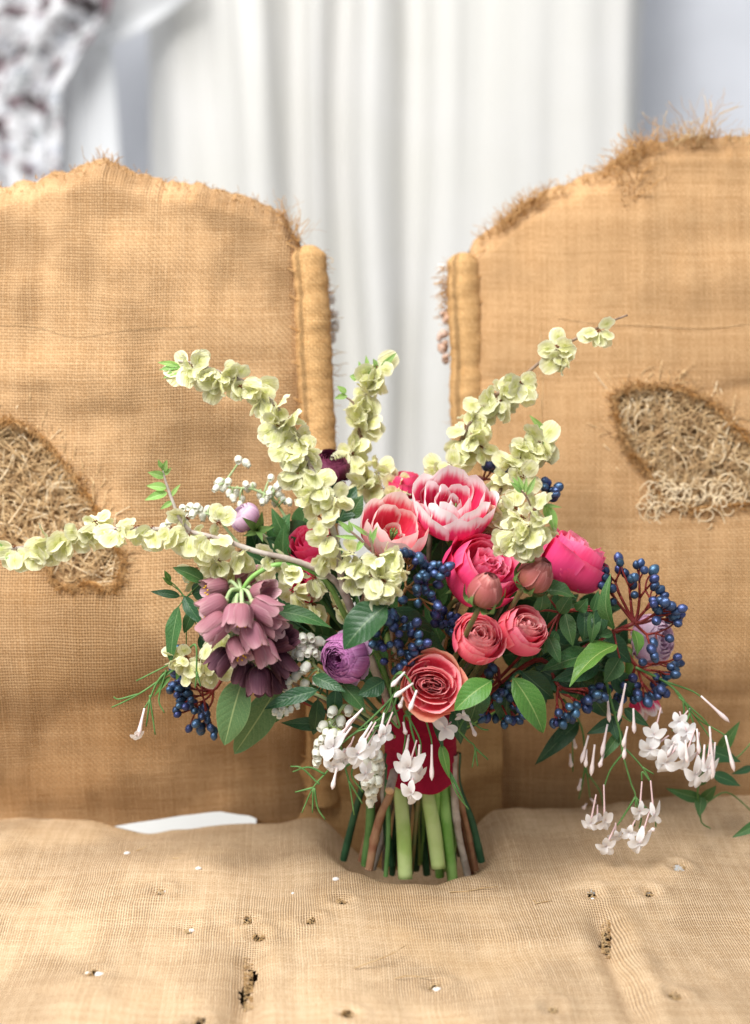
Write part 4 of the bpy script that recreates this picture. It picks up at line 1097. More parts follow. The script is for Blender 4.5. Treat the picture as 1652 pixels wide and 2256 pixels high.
cl = along(pa[4:], 34, 7, (0, .55), 40) + [(725, 1180, -.092, 6, -.2, .8, 40), (705, 1140, -.095, 6, .3, .5, 40), (735, 1100, -.09, 4, .7, -.1, 42), (445, 815, -.063, 7, 0, .9, 38), (480, 838, -.065, 7, 0, .8, 38), (530, 852, -.07, 5, 0, .7, 38), (610, 935, -.08, 6, -.3, .7, 38), (640, 985, -.085, 6, -.3, .8, 38), (660, 1045, -.088, 5, -.6, .4, 40), (690, 1090, -.09, 5, -.5, .4, 40), (410, 808, -.06, 4, -.3, .4, 40), (720, 1220, -.09, 6, -.2, .5, 38)]
elm('arching elm branch of papery seeds curving up across the bouquet to a green tip', [pa], cl, S(8.5), bark='bark_pale',
    twig_leaves=[(395, 805, -.06, 347, 798, -.06, 14), (398, 808, -.06, 350, 815, -.062, 13), (402, 812, -.06, 358, 834, -.065, 15)])
pa = [(830, 1150, .03), (820, 1100, .05), (805, 1030, .06), (792, 960, .065), (790, 915, .068), (812, 870, .07), (826, 830, .07), (830, 805, .07)]
cl = along(pa[1:], 30, 6, (0, .3), 38) + [(850, 1080, .04, 7, .3, .3, 38), (800, 1070, .045, 7, -.3, .2, 38), (870, 1100, .03, 6, .2, .4, 38), (830, 1040, .05, 6, .5, .2, 38), (775, 1000, .05, 5, -.5, .3, 38), (880, 1060, .04, 5, .3, .2, 36), (800, 930, .065, 5, .3, .3, 38)]
elm('upright elm sprig behind the bouquet in the gap between the settee backs', [pa, [(795, 905, .068), (770, 880, .066), (745, 868, .066)]], cl, S(6),
    twig_leaves=[(765, 872, .066, 736, 878, .064, 15), (762, 866, .066, 742, 850, .066, 15), (812, 830, .07, 806, 782, .07, 16), (832, 812, .07, 822, 790, .07, 15), (838, 815, .07, 874, 776, .068, 17), (790, 835, .07, 770, 828, .07, 18), (800, 822, .07, 790, 795, .07, 10)])
pa = [(955, 1085, .02), (985, 1030, .035), (1010, 985, .045), (1035, 930, .05), (1075, 885, .052), (1120, 850, .055), (1160, 822, .058), (1225, 770, .06), (1305, 728, .062), (1345, 708, .064), (1382, 694, .066)]
cl = along(pa[1:7], 30, 6, (.25, .55), 38) + [(1062, 925, .045, 6, .4, .6, 38), (1100, 885, .045, 6, .4, .7, 38), (1148, 845, .05, 7, .3, .6, 40), (1040, 960, .04, 6, .5, .5, 38), (1228, 765, .058, 8, .4, .0, 38), (1235, 785, .056, 7, .2, .9, 38), (1318, 728, .06, 7, .3, .6, 36), (1000, 1030, .03, 6, -.4, .2, 36), (970, 1040, .03, 5, -.5, .3, 34), (1060, 985, .04, 5, .5, .4, 38)]
elm('long thin elm branch rising over the right back to one last seed tuft', [pa], cl, S(6.5))
pa = [(1080, 1130, .0), (1105, 1075, .02), (1135, 1020, .03), (1165, 985, .035), (1195, 965, .035), (1200, 945, .035)]
cl = along(pa[1:5], 26, 6, (.1, .4), 38) + [(1190, 975, .03, 8, .2, .5, 40), (1165, 1000, .03, 7, .1, .6, 40), (1110, 1100, .0, 6, 0, .4, 38), (1085, 1140, -.01, 7, .2, .5, 36), (1110, 1150, -.02, 7, .2, .4, 38), (1135, 1120, -.015, 6, .3, .2, 38), (1150, 1050, .01, 5, .3, .4, 38)]
elm('short elm sprig with seeds and two young leaves in front of the right back', [pa], cl, S(6),
    twig_leaves=[(1200, 950, .035, 1166, 914, .035, 15), (1200, 955, .035, 1180, 940, .03, 9), (1204, 950, .035, 1212, 930, .035, 8), (1202, 955, .033, 1203, 995, .025, 11)])
pa = [(1125, 1300, -.02), (1150, 1210, -.06), (1158, 1170, -.085), (1170, 1130, -.09), (1160, 1095, -.092), (1142, 1075, -.092)]
cl = [(1178, 1125, -.09, 4, -.3, -.5, 44), (1160, 1160, -.095, 7, -.3, .6, 38), (1165, 1160, -.097, 7, .5, .3, 40), (1140, 1180, -.095, 9, -.3, .7, 38), (1165, 1190, -.097, 9, .1, .7, 40), (1190, 1170, -.09, 6, .5, .5, 38), (1150, 1140, -.085, 5, -.4, .2, 40), (1120, 1195, -.085, 6, -.4, .3, 36)]
elm('drooping elm seed bunch with a leafy green tip between the large roses', [pa, [(1172, 1125, -.09), (1195, 1112, -.088), (1215, 1110, -.086)]], cl, S(5),
    twig_leaves=[(1150, 1085, -.092, 1124, 1062, -.095, 14), (1150, 1080, -.092, 1140, 1048, -.09, 13), (1155, 1085, -.092, 1160, 1052, -.09, 10), (1160, 1090, -.092, 1180, 1050, -.088, 13), (1146, 1078, -.092, 1128, 1050, -.09, 10), (1195, 1113, -.088, 1238, 1118, -.086, 7), (1208, 1116, -.087, 1224, 1176, -.09, 22), (1200, 1114, -.088, 1208, 1150, -.09, 14), (1140, 1220, -.09, 1180, 1238, -.09, 30)])
pa = [(790, 1360, -.06), (800, 1320, -.09), (812, 1270, -.105), (822, 1220, -.108), (812, 1180, -.108), (795, 1170, -.108)]
cl = [(842, 1228, -.11, 6, .6, .0, 38), (830, 1225, -.112, 7, .3, .8, 40), (800, 1235, -.105, 7, -.4, .5, 38), (820, 1270, -.115, 9, .0, .6, 40), (845, 1280, -.118, 10, .1, .6, 40), (785, 1270, -.10, 7, -.3, .5, 38), (775, 1220, -.10, 5, -.5, .1, 36), (830, 1300, -.115, 7, .0, .5, 38), (860, 1255, -.112, 5, .6, .2, 38)]
elm('elm seed bunch hanging in the middle of the bouquet above the dark leaf', [pa, [(815, 1210, -.108), (790, 1185, -.108), (765, 1165, -.106), (745, 1155, -.105)]], cl, S(6),
    twig_leaves=[(775, 1175, -.107, 742, 1145, -.105, 12), (790, 1185, -.108, 738, 1180, -.106, 8), (775, 1172, -.107, 768, 1145, -.106, 11), (812, 1180, -.108, 770, 1150, -.108, 11), (818, 1195, -.108, 832, 1158, -.108, 13), (820, 1200, -.108, 815, 1165, -.108, 10), (800, 1190, -.108, 785, 1215, -.11, 14)])
pa = [(560, 1460, -.04), (500, 1455, -.06), (450, 1458, -.07), (410, 1462, -.072)]
cl = [(412, 1448, -.075, 6, 0, -.1, 36), (440, 1455, -.078, 6, .2, .6, 34), (415, 1470, -.075, 5, 0, .8, 34), (470, 1470, -.07, 6, .1, .7, 38), (490, 1440, -.065, 5, .2, -.3, 34), (385, 1450, -.07, 4, -.5, 0, 26)]
elm('small yellowish elm seed sprig under the fritillary bells', [pa], cl, S(4))

# ------------------------------------------------------------------ viburnum berries
BERRY = []
for k in range(3):
    v = []; f = []; n, m_ = 12, 9
    for j in range(m_+1):
        th = math.pi*j/m_; r = math.sin(th)*(1-.06*math.cos(th)); z = -math.cos(th)*1.22
        if j >= m_-1: z += .12; r *= .9
        for i in range(n): v.append(V((r*math.cos(6.283*i/n), r*math.sin(6.283*i/n), z)))
    for j in range(m_):
        for i in range(n): f.append((j*n+i, j*n+(i+1) % n, (j+1)*n+(i+1) % n, (j+1)*n+i))
    n0 = len(v); v.append(V((0, 0, 1.52)))
    for i in range(n): f.append((m_*n+i, m_*n+(i+1) % n, n0))
    BERRY.append(mesh('berry', v, f, M['berry']))
def berries(label, conv, pts, hub, root, y, stalk='stem_red', spread=.02, rpx=9.5, seed=0, hubs=4, rroot=6):
    RR = random.Random(seed+len(pts))
    c0 = lambda q: (conv[0]+q[0]*.293, conv[1]+q[1]*.293)
    pts = list(pts)+[(q[0]+RR.uniform(-45, 45), q[1]+RR.uniform(-45, 45)) for q in pts if RR.random() < .42]
    hp = P(*c0(hub), y+.006); rp = P(*c0(root), y+.02)
    T_ = thing('berry_sprig', label, 'berries', rp, 'metallic blue berry sprigs')
    B_ = []
    for q in pts:
        a = c0(q); B_.append(P(a[0], a[1], y+RR.uniform(-spread, spread*.7)))
    mb = MB(); m2 = [rp.lerp(BIND, .6), rp, hp]; tube(mb, m2, S(rroot), S(rroot*.6), 6, 6)
    # group berries by direction from the hub
    order = sorted(B_, key=lambda p: math.atan2(p.z-hp.z, p.x-hp.x)); ng = max(1, min(hubs, len(order)//3))
    for g in range(ng):
        grp = order[g*len(order)//ng:(g+1)*len(order)//ng]
        ce = sum(grp, V())/len(grp); sh = hp.lerp(ce, .55)+V((0, .006, -.002))
        tube(mb, [hp, hp.lerp(sh, .5)+V((RR.uniform(-.002, .002), .002, -.002)), sh], S(rroot*.5), S(rroot*.4), 5, 4)
        half = sorted(grp, key=lambda p: p.z); sub = [half[:len(half)//2], half[len(half)//2:]]
        for sg in sub:
            if not sg: continue
            c2 = sum(sg, V())/len(sg); s2 = sh.lerp(c2, .5)+V((0, .003, 0)); tube(mb, [sh, s2], S(rroot*.4), S(rroot*.32), 5, 0)
            for p in sg: tube(mb, [s2, s2.lerp(p, .55)+V((RR.uniform(-.002, .002), RR.uniform(-.002, .002), -.001)), p], S(2.4), S(1.9), 5, 3)
        for p in grp:
            d = (p-sh).normalized(); d = (d+V((RR.uniform(-.4, .4), RR.uniform(-.5, .1), RR.uniform(-.3, .3)))).normalized()
            r = S(rpx*1.1*RR.uniform(.80, 1.12), y)
            add('berry', BERRY[RR.randrange(3)], T_, frame(p+d*r*.4, d, None, RR.uniform(0, 6)) @ Matrix.Scale(r, 4))
    add('stalk', mb.mesh('stalk', M[stalk]), T_)
Z2 = (726, 928); Z3 = (1129, 1129); Z4 = (323, 1210); Z5 = (645, 1331)
berries('blue berry sprig on tan stalks beside the large garden rose', Z2, [(565, 985), (610, 1005), (650, 1030), (690, 1055), (705, 1085), (740, 1115), (775, 1145), (820, 1085), (770, 1090), (820, 1170), (800, 1225), (695, 1150), (720, 1175), (660, 1185), (655, 1255), (710, 1245), (720, 1280), (560, 1340), (665, 1350), (760, 1320), (790, 1370), (805, 1385), (785, 1440), (515, 1200), (880, 1100), (640, 1060), (850, 1120)], (575, 1250), (530, 1430), -.078, 'stem_tan', .016, seed=1)
berries('blue berry sprig between the purple ranunculus and the open salmon rose', Z5, [(755, 80), (680, 130), (770, 115), (830, 120), (755, 180), (835, 180), (880, 180), (885, 225), (630, 220), (635, 140), (610, 300), (665, 295), (725, 300), (805, 310), (895, 320), (940, 240), (950, 335), (1000, 295), (810, 360), (870, 395), (695, 430), (775, 490), (870, 435), (830, 440), (580, 155), (920, 360)], (730, 400), (740, 500), -.092, 'stem_tan', .012, seed=2)
berries('shaded blue berries deep between the garden rose and coral rose', Z5, [(1110, 110), (1150, 150), (1180, 100), (1120, 160), (1170, 200), (1210, 150), (1240, 110), (1130, 60), (1190, 210)], (1160, 250), (1120, 420), -.035, 'stem_tan', .012, seed=3)
berries('upper blue berry sprig on bright red stalks at the bouquet edge', Z3, [(810, 385), (700, 430), (672, 460), (705, 490), (680, 555), (720, 565), (755, 580), (800, 440), (850, 470), (895, 500), (905, 555), (915, 620), (960, 395), (990, 440), (1050, 445), (1055, 505), (1060, 565), (1100, 590), (1130, 635), (1060, 690), (1100, 665), (1135, 680), (1075, 720), (1135, 725), (1100, 765), (1080, 810), (1260, 725), (1245, 770), (1225, 820), (1200, 780), (1170, 940), (1055, 965), (1060, 1065), (1040, 1015), (760, 670)], (915, 830), (600, 985), -.022, 'stem_red', .018, seed=4, hubs=8, rroot=8)
berries('lower blue berry sprig on red stalks above the pale jasmine', Z3, [(1230, 1090), (1235, 1130), (1185, 1160), (1195, 1215), (1075, 1230), (1120, 1270), (1145, 1225), (1110, 1320), (1090, 1375), (1045, 1360), (1000, 1380), (945, 1380), (905, 1395), (825, 1385), (785, 1410), (880, 1285), (905, 1245), (730, 1320), (985, 1125), (940, 1300), (1060, 1290)], (930, 1150), (700, 1000), -.010, 'stem_red', .016, seed=5, hubs=6, rroot=7)
berries('blue berry sprig on red stalks under the curled bright leaf', Z3, [(590, 1320), (640, 1310), (620, 1370), (640, 1400), (560, 1400), (540, 1420), (555, 1460), (475, 1440), (465, 1495), (405, 1520), (360, 1540), (370, 1575), (350, 1500), (305, 1570), (420, 1455), (600, 1350)], (345, 1300), (170, 1110), -.050, 'stem_red', .014, seed=6, hubs=5, rroot=7)
berries('blue berry sprig hanging between two bright green leaves', Z5, [(1615, 610), (1595, 670), (1625, 690), (1520, 690), (1515, 750), (1425, 810), (1460, 835), (1530, 845), (1590, 890), (1615, 855), (1510, 495), (1650, 760), (1700, 780), (1720, 830), (1690, 860)], (1560, 620), (1500, 480), -.055, 'stem_red', .014, seed=7, hubs=4)
berries('small blue berry sprig drooping against the left sacking', Z4, [(225, 945), (270, 960), (315, 970), (220, 1020), (255, 1045), (190, 1060), (230, 1095), (300, 1085), (275, 1130), (250, 1170), (340, 1130), (360, 1150), (330, 1170), (435, 1175), (405, 1195), (360, 1210), (450, 1230), (415, 1250), (460, 1275), (240, 1230), (325, 1335), (380, 1300), (405, 1340), (475, 1330), (505, 1390), (240, 870), (240, 760), (275, 755), (300, 1000), (250, 1000), (310, 1030)], (500, 1060), (700, 960), -.030, 'stem_red', .014, rpx=8.5, seed=8, hubs=6)
berries('few blue berries behind the topmost tulip', (776, 645), [(1000, 1265), (1020, 1290), (1025, 1320), (1060, 1330), (1150, 1320), (1170, 1340), (1010, 1310)], (1000, 1400), (900, 1500), .050, 'stem_red', .01, seed=9)
berries('few blue berries on a dark stalk behind the leafy elm tip', (968, 1049), [(790, 90), (830, 110), (870, 110), (850, 130), (810, 60), (840, 155)], (760, 170), (640, 300), .025, 'stem_red', .008, seed=10)

# ------------------------------------------------------------------ white bell strings (pieris)
def lathe(prof, n=9):
    v = []; f = []
    for r, z in prof:
        for i in range(n): v.append(V((r*math.cos(6.2832*i/n), r*math.sin(6.2832*i/n), z)))
    for j in range(len(prof)-1):
        for i in range(n): f.append((j*n+i, j*n+(i+1) % n, (j+1)*n+(i+1) % n, (j+1)*n+i))
    return v, f
vv, ff = lathe([(.0, .0), (.26, .06), (.46, .35), (.48, .62), (.36, .92), (.26, 1.05), (.33, 1.16), (.30, 1.15), (.20, 1.04), (.16, .8)])
PBELL = mesh('bell', vv, ff, M['pieris'])
vv, ff = lathe([(.0, -.12), (.10, -.10), (.30, .02), (.34, .14), (.30, .12)], 7)
PCAP = mesh('cap', vv, ff, M['pieris_cap'])
def pieris(label, conv, pts, spine, y, size=17, spread=.008, seed=0, caps=True):
    RR = random.Random(seed+77); c0 = lambda q: (conv[0]+q[0]*.293, conv[1]+q[1]*.293)
    sp = [P(*c0(q), y+.004) for q in spine]
    T_ = thing('bell_flower_sprig', label, 'white flowers', sp[0], 'white bell flower sprigs')
    mb = MB(); path = [BIND.lerp(sp[0], .5), *sp] if len(sp) > 1 else [BIND, *sp]
    tube(mb, path, S(4), S(2.2), 6, 6)
    fine = catmull(sp, 8)
    for q in pts:
        a = c0(q); p = P(a[0], a[1], y+RR.uniform(-spread, spread))
        near = min(fine, key=lambda s_: (s_-p).length)
        d = ((p-near).normalized()*.7+V((RR.uniform(-.4, .4), RR.uniform(-.7, -.1), -.75))).normalized()
        s_ = S(size*RR.uniform(.85, 1.12), y); b = p-d*s_*.5
        F = frame(b, d, None, RR.uniform(0, 6)) @ Matrix.Scale(s_, 4)
        o = add('bell', PBELL, T_, F)
        if caps: add('cap', PCAP, o, F)
        tube(mb, [near, near.lerp(b, .5)+V((0, -.001, .002)), b], S(2.2), S(1.8), 5, 3)
    add('stalk', mb.mesh('stalk', M['frit_stem']), T_)
pieris('white bell flowers between the fritillary and purple ranunculus', Z4, [(1095, 740), (1120, 775), (1140, 690), (1165, 740), (1200, 700), (1215, 770), (1250, 720), (1290, 690), (1285, 790), (1170, 660), (1210, 680), (1230, 740), (1200, 880), (1125, 940), (1070, 985), (1060, 1035), (1190, 1005), (1280, 970), (1180, 895), (1150, 780), (1260, 770), (1230, 660), (1090, 700)], [(1290, 900), (1250, 830), (1190, 760), (1120, 720)], -.075, 22, seed=1)
pieris('small white bells under the narrow dark leaf', Z4, [(965, 1215), (1000, 1230), (1050, 1215), (1085, 1195), (1130, 1170), (1020, 1190), (985, 1185)], [(1250, 1080), (1150, 1120), (1060, 1170), (980, 1190)], -.085, 17, .004, 2)
pieris('white bells strung down behind the jasmine beside the ribbon', Z5, [(300, 800), (230, 910), (290, 890), (360, 870), (310, 960), (220, 1010), (190, 1040), (180, 1110), (185, 1160), (420, 790), (250, 960), (330, 920), (260, 1040), (200, 1090), (240, 1120), (180, 1180), (290, 1010), (350, 980)], [(420, 760), (330, 850), (260, 950), (215, 1050), (190, 1180)], -.085, 22, .008, 3)
pieris('long hanging string of white bells touching the ribbon edge', Z5, [(570, 1090), (600, 1110), (620, 1150), (640, 1130), (650, 1200), (600, 1190), (640, 1250), (600, 1270), (640, 1320), (590, 1320), (570, 1370), (610, 1390), (570, 1420), (600, 1450), (580, 1485), (560, 1300), (555, 1180), (625, 1220), (575, 1240), (545, 1340)], [(560, 900), (590, 1050), (615, 1200), (605, 1340), (580, 1470)], -.070, 22, .006, 4)
pieris('blurred white bells behind the lilac bud, higher bunch', (323, 726), [(690, 975), (745, 1000), (550, 1140), (615, 1140), (525, 1190), (620, 1225), (675, 1225), (720, 1270), (745, 1160), (800, 1170), (750, 1185), (935, 1110), (935, 1200), (900, 1270), (960, 1300), (1030, 1280), (850, 1240), (1000, 1160), (1040, 1150), (980, 1180), (920, 1230), (1070, 1290), (580, 1180), (650, 1260), (700, 1310), (870, 1290), (990, 1240)], [(1050, 1420), (950, 1280), (800, 1200), (600, 1170), (690, 1000)], .045, 17, .01, 5, False)
pieris('blurred white bells above the level elm branch', (323, 726), [(270, 1340), (330, 1330), (400, 1350), (460, 1345), (520, 1360), (580, 1380), (350, 1380), (300, 1400), (420, 1400), (200, 1400), (600, 1440), (250, 1380), (480, 1390), (130, 1480), (540, 1410), (380, 1330), (170, 1440)], [(650, 1560), (560, 1430), (420, 1380), (250, 1400), (130, 1490)], .030, 18, .01, 6, False)

# ------------------------------------------------------------------ jasmine
vv, ff = lathe([(.0, 0), (.045, .0), (.05, .25), (.06, .6), (.085, .92), (.06, 1.0), (0, .98)], 7); JTUBE = mesh('tube', vv, ff, M['jas_tube'])
vv, ff = lathe([(.0, 0), (.035, .0), (.04, .3), (.055, .58), (.085, .75), (.075, .9), (.0, 1.03)], 7); JBUD = mesh('bud', vv, ff, M['jas_bud'])
JPET = []
for k in range(3):
    v = []; u = []; f = []
    for j in range(8):
        t = j/7; w = .37*math.sin(math.pi*(t*.92+.05))**.75*(.75+.4*t)
        for i in range(5):
            s_ = i/4*2-1; v.append(V((s_*w, t, (.18 if k else .08)*math.sin(t*2.2)-(.14+.16*k)*t*t+.10*abs(s_)**2*(1-t)))); u.append((i/4, t))
    for j in range(7):
        for i in range(4): a = j*5+i; f.append((a, a+1, a+6, a+5))
    JPET.append(mesh('petal', v, f, M['jas'], u))
def jasmine(label, stems, flowers, buds, leaves=(), root=None, r=2.6, bare=True, seed=0, dark=False):
    """stems: pixel paths; flowers: (px,py,y,facing,size,tube px dx,dy); buds: (x0,y0,x1,y1,y)"""
    RR = random.Random(seed+5); rt = P(*stems[0][0])
    T_ = thing('jasmine_sprig', label, 'jasmine', rt, 'jasmine sprigs')
    mb = MB(); laid = []
    for i, st in enumerate(stems):
        pp = [P(*q) for q in st]
        if laid:
            nr = min(laid, key=lambda s_: (s_-pp[0]).length)
            if (nr-pp[0]).length > .0008: pp = [nr]+pp
        fine = catmull(pp, 6); laid += fine
        tube(mb, fine, S(r if i else r*1.3), S(r*.6), 5, 0)
    for px, py, y, fx, fy, sz, tx, ty in flowers:
        c = P(px, py, y); t0 = P(px+tx, py+ty, y+.004); ax = V((fx, -1, -fy)).normalized()
        L = (c-t0).length
        F = frame(t0, c-t0, None, RR.uniform(0, 6)) @ Matrix.Diagonal((S(34), S(34), L, 1))
        o = add('flower', JTUBE, T_, F)
        G = frame(c, ax, None, RR.uniform(0, 6))
        for k in range(5):
            A = G @ Matrix.Rotation(k*1.2566+RR.uniform(-.1, .1), 4, 'Z') @ Matrix.Rotation(RR.uniform(-.15, .45), 4, 'X') @ Matrix.Scale(S(sz*.55*RR.uniform(.9, 1.1), y), 4)
            add('petal', JPET[RR.randrange(3)], o, A)
    for x0, y0, x1, y1, y in buds:
        a = P(x0, y0, y); b = P(x1, y1, y-.004); L = (b-a).length
        add('bud', JBUD, T_, frame(a, b-a, None, 0) @ Matrix.Diagonal((S(60)*RR.uniform(.8, 1.1), S(60), L, 1)))
    for st in leaves:
        leaf(T_, st[0], st[1], st[2], st[3] if len(st) > 3 else 'leaf_mid', None, .2, st[4] if len(st) > 4 else .06, .5, 'lance')
    add('stalk', mb.mesh('stalk', M['stem_green']), T_)
    return T_
jasmine('white jasmine bunch spilling left of the ribbon', [
    [(890, 1500, -.085), (860, 1540, -.10), (810, 1590, -.105), (760, 1630, -.108)], [(860, 1540, -.10), (830, 1600, -.105), (800, 1650, -.11)], [(875, 1530, -.10), (850, 1590, -.108), (790, 1610, -.11), (750, 1640, -.11)],
    [(750, 1660, -.105), (720, 1700, -.105), (690, 1735, -.105), (665, 1790, -.103)], [(690, 1735, -.105), (650, 1745, -.105)], [(692, 1735, -.105), (700, 1780, -.105), (716, 1805, -.105)], [(690, 1735, -.105), (688, 1790, -.105)], [(715, 1705, -.105), (680, 1690, -.105), (645, 1700, -.1)], [(700, 1725, -.105), (665, 1692, -.106), (640, 1688, -.104)],
    [(750, 1660, -.105), (768, 1720, -.105), (780, 1795, -.103)], [(768, 1720, -.105), (798, 1770, -.104)], [(780, 1680, -.105), (775, 1710, -.103), (800, 1745, -.103)],
    [(870, 1490, -.115), (890, 1485, -.125), (908, 1510, -.128), (918, 1530, -.127)], [(880, 1600, -.1), (860, 1520, -.11), (880, 1480, -.12), (905, 1500, -.127)], [(810, 1600, -.105), (850, 1570, -.108), (866, 1530, -.11)]],
    [(733, 1644, -.118, -.3, .1, 58, 45, -62), (788, 1660, -.120, .1, .2, 58, 40, -70), (735, 1685, -.112, -.2, .7, 46, 40, -50), (805, 1703, -.112, .3, .5, 46, -18, -60), (845, 1618, -.112, .3, .1, 44, 20, -50), (760, 1672, -.105, .2, .4, 44, 20, -50), (822, 1650, -.105, .4, -.1, 40, 0, -45)],
    [(800, 1560, 762, 1600, -.11), (790, 1572, 740, 1632, -.108), (820, 1590, 790, 1640, -.11), (892, 1480, 862, 1512, -.128), (910, 1505, 868, 1535, -.130), (918, 1520, 902, 1565, -.130), (742, 1690, 732, 1738, -.115), (888, 1535, 880, 1560, -.125), (775, 1600, 735, 1655, -.10), (830, 1600, 800, 1665, -.10), (846, 1570, 836, 1625, -.11)], seed=1)
jasmine('jasmine flowers dangling in front of the burgundy ribbon', [
    [(900, 1560, -.075), (905, 1600, -.085), (915, 1640, -.088), (918, 1665, -.088)], [(895, 1570, -.08), (925, 1630, -.088), (925, 1680, -.088)], [(890, 1580, -.08), (893, 1620, -.085), (888, 1660, -.088)], [(930, 1570, -.08), (948, 1620, -.085), (952, 1645, -.086)], [(960, 1570, -.08), (985, 1600, -.085)],
    [(1000, 1600, -.075), (1030, 1630, -.075), (1046, 1647, -.075), (1040, 1690, -.074)], [(1046, 1647, -.075), (1052, 1687, -.074)], [(1046, 1647, -.075), (1075, 1673, -.074)], [(1025, 1585, -.07), (1060, 1605, -.07), (1076, 1608, -.07)], [(960, 1575, -.08), (972, 1640, -.083), (985, 1690, -.085), (1005, 1745, -.085), (1032, 1782, -.083)]],
    [(900, 1690, -.095, -.3, .2, 66, 18, -60), (906, 1745, -.097, -.2, .6, 50, 8, -78), (979, 1604, -.090, .2, .0, 52, 15, -14), (893, 1672, -.090, -.2, .5, 44, 8, -45), (920, 1705, -.090, .5, .6, 44, 2, -55), (1018, 1578, -.08, .2, -.2, 24, 4, -14)],
    [(951, 1640, 951, 1718, -.088), (900, 1618, 893, 1668, -.088), (888, 1590, 894, 1618, -.088), (1035, 1590, 1048, 1622, -.075), (924, 1640, 922, 1690, -.09)],
    leaves=[((972, 1640, -.084), (990, 1715, -.088), 20, 'leaf_bright'), ((985, 1690, -.085), (1030, 1782, -.083), 7, 'leaf_mid'), ((955, 1585, -.082), (978, 1655, -.084), 16, 'leaf_dark')], seed=2)
jasmine('white jasmine bunch fanning out by the right back', [
    [(1400, 1470, -.02), (1462, 1500, -.02), (1505, 1540, -.022), (1530, 1600, -.024), (1545, 1650, -.025)], [(1462, 1500, -.02), (1520, 1520, -.022), (1545, 1535, -.022)], [(1490, 1525, -.021), (1535, 1580, -.022), (1590, 1615, -.022), (1602, 1625, -.022)], [(1500, 1540, -.022), (1555, 1590, -.023), (1565, 1620, -.023)], [(1505, 1540, -.022), (1505, 1580, -.022), (1480, 1610, -.025)], [(1520, 1570, -.023), (1500, 1620, -.025)], [(1515, 1555, -.02), (1575, 1640, -.022)],
    [(1540, 1770, .02), (1600, 1745, .03), (1660, 1790, .04)], [(1535, 1760, .02), (1545, 1700, .015), (1560, 1640, .01)], [(1570, 1680, .02), (1620, 1670, .02), (1660, 1630, .02)], [(1541, 1772, .02), (1545, 1810, .02), (1565, 1825, .02)]],
    [(1441, 1618, -.030, -.4, .1, 52, 15, -60), (1433, 1650, -.030, -.4, .3, 52, 40, -30), (1467, 1678, -.034, -.2, .5, 58, 35, -50), (1512, 1612, -.030, .2, -.1, 50, -15, -45), (1510, 1667, -.036, .1, .3, 58, 20, -60), (1532, 1703, -.034, .1, .5, 48, 8, -90), (1558, 1692, -.034, .3, .2, 48, 8, -80), (1495, 1590, -.026, -.3, .1, 46, 25, -30), (1482, 1640, -.03, -.1, .2, 48, 30, -40)],
    [(1544, 1533, 1606, 1590, -.03), (1598, 1620, 1617, 1698, -.03), (1563, 1600, 1572, 1712, -.032), (1575, 1635, 1568, 1715, -.03), (1535, 1605, 1540, 1660, -.03), (1510, 1630, 1514, 1680, -.04), (1552, 1640, 1548, 1690, -.03), (1488, 1630, 1470, 1665, -.03)],
    leaves=[((1582, 1660, .02), (1630, 1588, .01), 24, 'leaf_mid'), ((1555, 1650, .01), (1632, 1678, .01), 30, 'leaf_dark'), ((1570, 1705, .01), (1632, 1732, .01), 26, 'leaf_dark'), ((1545, 1760, .02), (1466, 1736, .012), 26, 'leaf_mid'), ((1545, 1755, .02), (1540, 1800, .01), 26, 'leaf_mid'), ((1548, 1760, .02), (1578, 1730, .01), 24, 'leaf_mid'), ((1540, 1730, .01), (1550, 1690, .0), 26, 'leaf_mid'), ((1680, 1810, .0), (1612, 1845, -.01), 26, 'leaf_mid'), ((1655, 1690, .02), (1610, 1705, .01), 16, 'leaf_dark')], seed=3)
